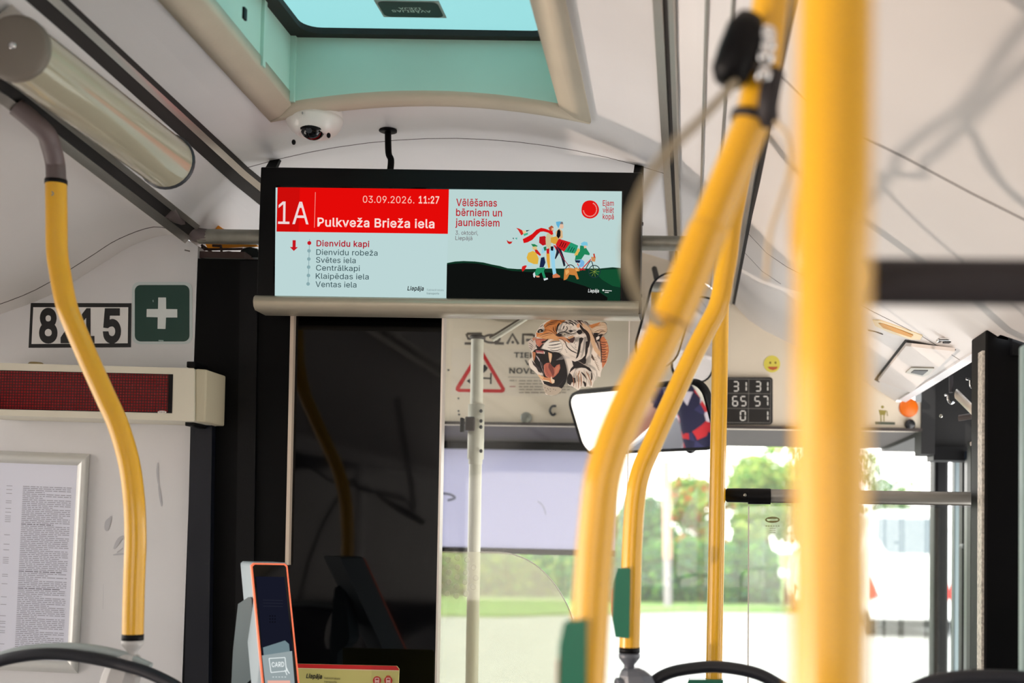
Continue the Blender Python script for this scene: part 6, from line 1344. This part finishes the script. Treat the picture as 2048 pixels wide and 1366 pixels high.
# ------------------------------------------------------------------ driver, seen only in the inside mirror
def driver():
    root = thing('person', 'driver in a navy shirt with red and white pattern, seen in the inside mirror', 'person', (DRV.x, DRV.y, .45))
    o = Vector((DRV.x, DRV.y, .96))     # hips
    me = bpy.data.meshes.new('body')
    J = {'hip': (0, 0, 0), 'waist': (0, .0, .16), 'chest': (0, .01, .36), 'neck': (0, .03, .52), 'chin': (0, .05, .60), 'head': (0, .06, .68), 'crown': (0, .055, .77),
         'shl': (-.19, .01, .47), 'ell': (-.25, .16, .22), 'wrl': (-.16, .40, .24), 'hal': (-.14, .48, .26), 'shr': (.19, .01, .47), 'elr': (.25, .16, .22), 'wrr': (.16, .40, .24), 'har': (.14, .48, .26),
         'kl': (-.12, .46, .02), 'al': (-.13, .52, -.38), 'fl': (-.13, .68, -.42), 'kr': (.12, .46, .02), 'ar': (.13, .52, -.38), 'fr': (.13, .68, -.42)}
    R = {'hip': .15, 'waist': .14, 'chest': .155, 'neck': .055, 'chin': .07, 'head': .088, 'crown': .07, 'shl': .075, 'ell': .046, 'wrl': .03, 'hal': .035, 'shr': .075, 'elr': .046, 'wrr': .03, 'har': .035, 'kl': .07, 'al': .042, 'fl': .04, 'kr': .07, 'ar': .042, 'fr': .04}
    E = [('hip', 'waist'), ('waist', 'chest'), ('chest', 'neck'), ('neck', 'chin'), ('chin', 'head'), ('head', 'crown'), ('chest', 'shl'), ('shl', 'ell'), ('ell', 'wrl'), ('wrl', 'hal'), ('chest', 'shr'), ('shr', 'elr'), ('elr', 'wrr'), ('wrr', 'har'), ('hip', 'kl'), ('kl', 'al'), ('al', 'fl'), ('hip', 'kr'), ('kr', 'ar'), ('ar', 'fr')]
    ks = list(J)
    me.from_pydata([o + Vector(J[k]) for k in ks], [(ks.index(a), ks.index(b)) for a, b in E], [])
    ob = bpy.data.objects.new('body', me); COL.objects.link(ob)
    sk = ob.modifiers.new('skin', 'SKIN'); sv = me.skin_vertices[0].data
    for i, k in enumerate(ks): sv[i].radius = (R[k], R[k] * (.75 if k in ('hip', 'waist', 'chest') else 1)); sv[i].use_root = (k == 'hip')
    sb = ob.modifiers.new('smooth', 'SUBSURF'); sb.levels = 2; sb.render_levels = 2
    dg = bpy.context.evaluated_depsgraph_get(); dg.update()
    bm_ = bpy.data.meshes.new_from_object(ob.evaluated_get(dg)); bpy.data.objects.remove(ob)
    skin = mat('skin', (206, 160, 134), .5); trou = mat('dark_trousers', (30, 32, 40), .8)
    sh = bpy.data.materials.new('patterned_shirt'); sh.use_nodes = True; nt = sh.node_tree; bs = nt.nodes['Principled BSDF']; bs.inputs['Roughness'].default_value = .8
    tc = nt.nodes.new('ShaderNodeTexCoord'); vo = nt.nodes.new('ShaderNodeTexVoronoi'); vo.inputs['Scale'].default_value = 24; cr = nt.nodes.new('ShaderNodeValToRGB'); sp = nt.nodes.new('ShaderNodeSeparateColor')
    nt.links.new(tc.outputs['Object'], vo.inputs['Vector']); nt.links.new(vo.outputs['Color'], sp.inputs[0]); nt.links.new(sp.outputs[0], cr.inputs[0]); nt.links.new(cr.outputs[0], bs.inputs['Base Color'])
    cr.color_ramp.interpolation = 'CONSTANT'; cr.color_ramp.elements[0].color = lin((38, 36, 66)); cr.color_ramp.elements[1].position = .58; cr.color_ramp.elements[1].color = lin((206, 44, 50))
    e_ = cr.color_ramp.elements.new(.72); e_.color = lin((226, 216, 224)); e_ = cr.color_ramp.elements.new(.86); e_.color = lin((54, 52, 92))
    for m_ in (skin, sh, trou): bm_.materials.append(m_)
    for p in bm_.polygons:
        c = p.center - o; p.use_smooth = True
        arm = abs(c.x) > .155 or c.y > .2
        p.material_index = 2 if (c.z < .04) else (1 if (c.z < .53 and not (c.y > .17 and arm)) else 0)
    body = bpy.data.objects.new('body', bm_); COL.objects.link(body); adopt(body, root)
    hc = o + Vector((0, .06, .69)); hair = mat('brown_hair', (60, 42, 32), .7)
    MB().ball(hc + Vector((0, -.012, .035)), (.098, .105, .085), 20, 12).build('hair', hair, root)
    for s in (-1, 1):
        MB().ball(hc + Vector((s * .034, .083, .0)), (.012, .008, .009), 10, 8).build('eye', mat('eye_white', (230, 228, 224), .3), root)
        MB().ball(hc + Vector((s * .092, .0, -.01)), (.012, .024, .034), 10, 8).build('ear', skin, root)
        base = o + Vector((s * .14, .48, .26))
        for i in range(4):
            f = [base + Vector(((i - 1.5) * .017, .01, .01)), base + Vector(((i - 1.5) * .019, .05 + .006 * (1.5 - abs(i - 1.5)), .02)), base + Vector(((i - 1.5) * .019, .07, -.005)), base + Vector(((i - 1.5) * .018, .055, -.03))]
            MB().tube(spline(f, 3), [.0095] * 9 + [.007], 8).build('finger', skin, root)
        f = [base + Vector((-s * .03, -.01, .0)), base + Vector((-s * .05, .02, .01)), base + Vector((-s * .045, .045, .0))]
        MB().tube(spline(f, 3), .0105, 8).build('thumb', skin, root)
    MB().tube([hc + Vector((0, .080, .012)), hc + Vector((0, .108, -.018)), hc + Vector((0, .085, -.026))], [.008, .014, .010], 10).build('nose', skin, root)
    MB().tube([hc + Vector((-.025, .078, -.048)), hc + Vector((0, .088, -.046)), hc + Vector((.025, .078, -.048))], [.003, .006, .003], 8).build('mouth', mat('lips', (170, 96, 88), .5), root)
    st = thing('driver_seat', 'dark driver seat behind the partition, out of direct sight', 'seat', (DRV.x, DRV.y, 0))
    MB().box((DRV.x - .24, DRV.y - .18, .66), (DRV.x + .24, DRV.y + .34, .78)).build('seat_pan', M_SEAT, st, bevel=.04)
    MB().box((DRV.x - .22, DRV.y - .24, .72), (DRV.x + .22, DRV.y - .15, 1.42)).build('backrest', M_SEAT, st, bevel=.03)
    MB().box((DRV.x - .16, DRV.y - .1, 0), (DRV.x + .16, DRV.y + .2, .66)).build('pedestal', M_DKGREY, st, bevel=.02)
    wh = thing('steering_wheel', 'black steering wheel in front of the driver', 'wheel', (DRV.x, DRV.y + .52, 1.15))
    c = Vector((DRV.x, DRV.y + .53, 1.14)); ring_ = [c + Vector((.21 * math.cos(t), .21 * math.sin(t) * .45, .21 * math.sin(t) * .9 * .35)) for t in [2 * math.pi * i / 36 for i in range(37)]]
    MB().tube(ring_, .014, 12, False).build('rim', M_BPLAST, wh); MB().tube([c, c + Vector((0, .1, -.3))], .03, 14).build('column', M_BPLAST, wh); MB().tube([ring_[0], c, ring_[18]], .012, 8).build('spoke', M_BPLAST, wh)
driver()

# ------------------------------------------------------------------ outside
GZ = -.35
M_ROAD = mat('pale_asphalt', (150, 146, 142), .9, noise=.12, nscale=1.2)
struct('road', MB().box((-60, 4.6, GZ - .1), (80, 120, GZ)), M_ROAD)
M_GRASS = mat('verge_grass', (104, 134, 60), .9, noise=.35, nscale=2.5)
struct('lawn', MB().prism([Vector(p) for p in ((-60, 24, GZ), (-4, 25.5, GZ), (0, 28, GZ), (6, 28.5, GZ), (40, 34, GZ), (40, 110, GZ), (-60, 110, GZ))], (0, 0, .05)), M_GRASS)
def leafmat(name, rgb):
    if name in MATS: return MATS[name]
    m = sheet(name, rgb, .35); return m
L1 = leafmat('leaf_mid', (96, 140, 66)); L2 = leafmat('leaf_dark', (58, 104, 58)); L3 = leafmat('leaf_light', (150, 168, 84)); L4 = leafmat('berry_red', (196, 70, 50)); L5 = leafmat('leaf_blue', (72, 112, 88))
def foliage(name, blobs, n, size, mats, wts, parent, seed):
    rnd = random.Random(seed); v = []; f = []; mi = []
    for _ in range(n):
        c, r = blobs[rnd.randrange(len(blobs))]
        while True:
            d = Vector((rnd.uniform(-1, 1), rnd.uniform(-1, 1), rnd.uniform(-1, 1)))
            if .3 < d.length < 1: break
        d = d * (d.length ** -.4)
        p = Vector((c[0] + d.x * r[0], c[1] + d.y * r[1], c[2] + d.z * r[2]))
        if p.z < GZ + .03: continue
        a = Vector((rnd.gauss(0, 1), rnd.gauss(0, 1), rnd.gauss(0, 1))).normalized(); b = a.orthogonal().normalized(); s = size * rnd.uniform(.6, 1.4)
        o = len(v); v += [p - a * s, p + b * s * .5, p + a * s, p - b * s * .5]; f.append((o, o + 1, o + 2, o + 3)); mi.append(rnd.choices(range(len(mats)), wts)[0])
    mb = MB(); mb.v = [tuple(x) for x in v]; mb.f = f; mb.m = mi; mb.s = [False] * len(f)
    return mb.build(name, mats, parent, kind='stuff')
def tree(label, x, Y, h, r, mats, wts, seed, n=4200, name='tree', trunk=.14, low=.35, group=None):
    t = thing(name, label, 'tree', (x, Y, GZ), group)
    rnd = random.Random(seed)
    MB().tube(spline([(x, Y, GZ - .05), (x + .05, Y, GZ + h * .3), (x - .05, Y, GZ + h * .6), (x, Y, GZ + h * .85)], 4), [trunk * (1 - .06 * i) for i in range(13)], 10).build('trunk', mat('bark', (92, 74, 58), .9, noise=.3, nscale=6), t)
    blobs = [((x + rnd.uniform(-.6, .6) * r, Y + rnd.uniform(-.5, .5) * r, GZ + h * rnd.uniform(low, .92)), (r * rnd.uniform(.35, .6), r * rnd.uniform(.35, .6), r * rnd.uniform(.3, .5))) for _ in range(14)]
    foliage('foliage', blobs, n, .11, mats, wts, t, seed + 1)
    return t
def hedge(label, x0, x1, Y, h, mats, wts, seed, n=5000):
    t = thing('hedge', label, 'hedge', ((x0 + x1) / 2, Y, GZ))
    rnd = random.Random(seed); k = max(3, int((x1 - x0) / .8))
    blobs = [((x0 + (x1 - x0) * (i + .5) / k, Y + rnd.uniform(-.15, .15), GZ + h * (.5 if j else .25)), ((x1 - x0) / k * .75, .7, h * rnd.uniform(.42, .52))) for i in range(k) for j in (0, 1)]
    foliage('foliage', blobs, n, .10, mats, wts, t, seed + 3)
    MB().tube([((x0 + x1) / 2, Y, GZ - .05), ((x0 + x1) / 2, Y, GZ + h * .6)], .05, 8).build('stem', mat('bark', (92, 74, 58), .9, noise=.3, nscale=6), t)
def gx(px, Y): return P(px, 1200, Y).x
hedge('clipped dark green hedge along the verge behind the bent poles', gx(1150, 31), gx(1545, 31.5), 31.5, 1.75, [L1, L2, L5], [3, 4, 2], 1, 9000)
hedge('low pale hedge behind the counter screen at the left', gx(820, 33), gx(1150, 33), 33, 1.5, [L1, L3, L2], [3, 3, 2], 2, 6000)
tree('rowan tree with red berries left of the straight yellow pole', gx(1400, 34.6), 34.6, 3.4, 1.0, [L1, L3, L4], [4, 4, 1.6], 11, 4200)
tree('bushy green tree beyond the hedge just right of the second bent pole', gx(1300, 40), 40, 3.5, 1.35, [L1, L2, L5], [3, 2, 3], 12, 4200)
tree('pale green tree right of the straight yellow pole', gx(1530, 37.7), 37.7, 4.6, 1.4, [L1, L3], [3, 4], 13, 4600)
tree('tall loose tree seen above the white van', gx(1760, 50), 50, 5.4, 1.5, [L1, L5, L3], [3, 3, 2], 14, 3200)
tree('dark shrubby tree in the middle of the green bank', gx(1490, 41), 41, 2.6, .95, [L2, L1], [4, 2], 15, 3000)
tree('small blue-green tree behind the roof of the white van', gx(1840, 56), 56, 3.2, 1.1, [L5, L1], [3, 2], 16, 2200)
tree('light bushy tree behind the near upright pole', gx(1620, 45), 45, 4.6, 1.6, [L1, L3, L2], [3, 3, 1], 17, 4200)
tree('low green shrub left of the hazy counter screen edge', gx(1230, 47), 47, 2.6, .9, [L2, L1], [3, 3], 18, 2600)
# wooden pole on the verge
t = thing('utility_pole', 'pale wooden utility pole with a grey foot before the hedge', 'pole', (gx(1334, 29.5), 29.5, GZ))
px_ = gx(1334, 29.5)
MB().tube([(px_, 29.5, GZ + 1.2), (px_ - .08, 29.5, GZ + 3.6)], [.115, .10], 12).build('shaft', mat('pole_wood', (186, 146, 128), .8, noise=.1), t)
MB().tube([(px_ + .03, 29.5, GZ - .05), (px_, 29.5, GZ + 1.2)], [.10, .10], 12).build('concrete_foot', mat('pole_concrete', (140, 134, 136), .9), t)
# house wall far left
t = thing('house', 'low pale house wall behind the hedge at the left', 'building', (gx(990, 40), 40, GZ))
hx0, hx1 = gx(900, 40), gx(1130, 40)
MB().box((hx0, 40, GZ), (hx1, 44, GZ + 1.9)).build('wall', mat('house_render', (206, 196, 172), .9, noise=.05), t)
MB().prism([(hx0 - .3, 39.7, GZ + 1.85), (hx0 - .3, 42, GZ + 2.7), (hx0 - .3, 44.3, GZ + 1.85)], (hx1 - hx0 + .6, 0, 0)).build('roof', mat('house_roof', (150, 110, 96), .9), t)
for u in (950, 1060): MB().box((gx(u, 39.9), 39.96, GZ + .7), (gx(u + 30, 39.9), 40.02, GZ + 1.5)).build('window', mat('house_glass', (70, 80, 90), .1), t)
# white van, rear view
def vehicle(label, cxp, Y, w, h, ln, kind):
    x = gx(cxp, Y); t = thing('van' if kind == 'van' else 'car', label, 'van' if kind == 'van' else 'car', (x, Y, GZ))
    cw = mat('white_paint', (238, 238, 238), .25, coat=.6); gk = mat('vehicle_glass', (90, 104, 116), .06, coat=.5); dk = mat('tyre_black', (24, 24, 26), .8)
    prof = [(w * .47, .32), (w * .5, .55), (w * .5, h * .52), (w * .47, h * .8), (w * .40, h * .96), (w * .30, h)]
    ys = [(0, .0, .98), (.12, .06, 1.0), (ln * .55, 0, 1.0), (ln * .72, 0, .99), (ln * .78, 0, .9), (ln, 0, .86)]
    secs = []
    for y, dz, sc_ in ys:
        hh = 1.0 if y < ln * .7 else (.78 if y < ln * .9 else .5)
        pr_ = [(px * sc_, z if z < .6 else .6 + (z - .6) * hh) for px, z in prof]
        secs.append([Vector((x - a, Y + y, GZ + z)) for a, z in pr_] + [Vector((x + a, Y + y, GZ + z)) for a, z in pr_[::-1]])
    mb = MB().sweep(secs, 0, True, True); mb.add(secs[0], [tuple(range(len(secs[0])))[::-1]]); mb.add(secs[-1], [tuple(range(len(secs[0])))]); mb.build('body', cw, t)
    zz = lambda k: GZ + h * k
    MB().prism([(x - w * .39, Y - .012, zz(.94)), (x + w * .39, Y - .012, zz(.94)), (x + w * .40, Y - .012, zz(.78)), (x + w * .27, Y - .012, zz(.655)), (x - w * .27, Y - .012, zz(.655)), (x - w * .40, Y - .012, zz(.78))], (0, .02, 0)).build('rear_window', gk, t)
    for s in (-1, 1):
        MB().prism([(x + s * w * .485, Y - .015, zz(.48)), (x + s * w * .35, Y - .015, zz(.31)), (x + s * w * .485, Y - .015, zz(.29))], (0, .05, 0)).build('tail_lamp', mat('lamp_red', (214, 40, 34), .2), t)
        for yy in (.5, ln - .7):
            MB().lathe((x + s * (w * .5 - .2), Y + yy, GZ + .31), (s, 0, 0), [(0, 0), (.31, .0), (.31, .17), (.2, .18), (0, .17)], 20).build('wheel', dk, t)
        MB().box((x + s * w * .5, Y + ln * .7, zz(.5)), (x + s * (w * .5 + .17), Y + ln * .7 + .1, zz(.63))).build('wing_mirror', cw, t, bevel=.02)
    bp_ = MB().box((x - w * .46, Y - .07, GZ + .33), (x + w * .46, Y + .05, GZ + .56)).build('bumper', cw, t, bevel=.03)
    MB().box((x - w * .2, Y - .075, GZ + .42), (x + w * .2, Y - .05, GZ + .52)).build('number_plate', mat('plate_white', (226, 226, 220), .4), bp_)
    MB().box((x + w * .02, Y - .06, zz(.40)), (x + w * .045, Y, zz(.47))).build('handle', dk, t)
    MB().box((x - w * .42, Y + .1, GZ + .16), (x + w * .42, Y + ln - .3, GZ + .36)).build('underbody', dk, t)
vehicle('white van seen from behind through the glass wind screen', 1822, 22, 1.62, 2.32, 4.4, 'van')
vehicle('white car parked ahead, mostly hidden behind the near upright pole', 1665, 28, 1.75, 1.5, 4.0, 'car')
# added unseen forked rods, shaped so the glint casts shadow lines on the right cove
def onto_caster(px, py, t=.80):
    Y = .5
    while Y < 3.4:
        p = P(px, py, Y)
        if p.x > .115 and p.z > cov_z(min(p.x, .588)): break
        Y += .004
    return Vector(gl.location).lerp(p, t)
root = thing('shadow_caster', 'added dark forked shadow caster beside the left windows, out of view', 'rail', (-1.15, .9, 1.6))
for pts in (((2330, -150), (2200, -60), (2048, 55), (1935, 205), (1850, 268), (1800, 310), (1785, 345), (1740, 400), (1640, 500)),
            ((2330, 0), (2200, 60), (2048, 135), (1940, 240), (1880, 300), (1850, 325), (1845, 350), (1790, 400))):
    q = [onto_caster(*p) for p in pts]
    q = [Vector((q[0].x - .1, q[0].y - .1, 2.02))] + q + [q[-1] + Vector((-.12, .05, -.35)), Vector((q[-1].x - .2, q[-1].y + .05, .4)), Vector((q[-1].x - .2, q[-1].y + .05, 0))]
    MB().tube(spline(q, 5), .0048, 12).build('tube', M_RUBBER, root)
MB().tube(spline([onto_caster(*p) for p in ((1925, 215), (1965, 300), (2010, 370), (2100, 440), (2250, 520))], 5), [.006] * 6 + [.008] * 6 + [.011] * 9, 12).build('branch', M_RUBBER, root)
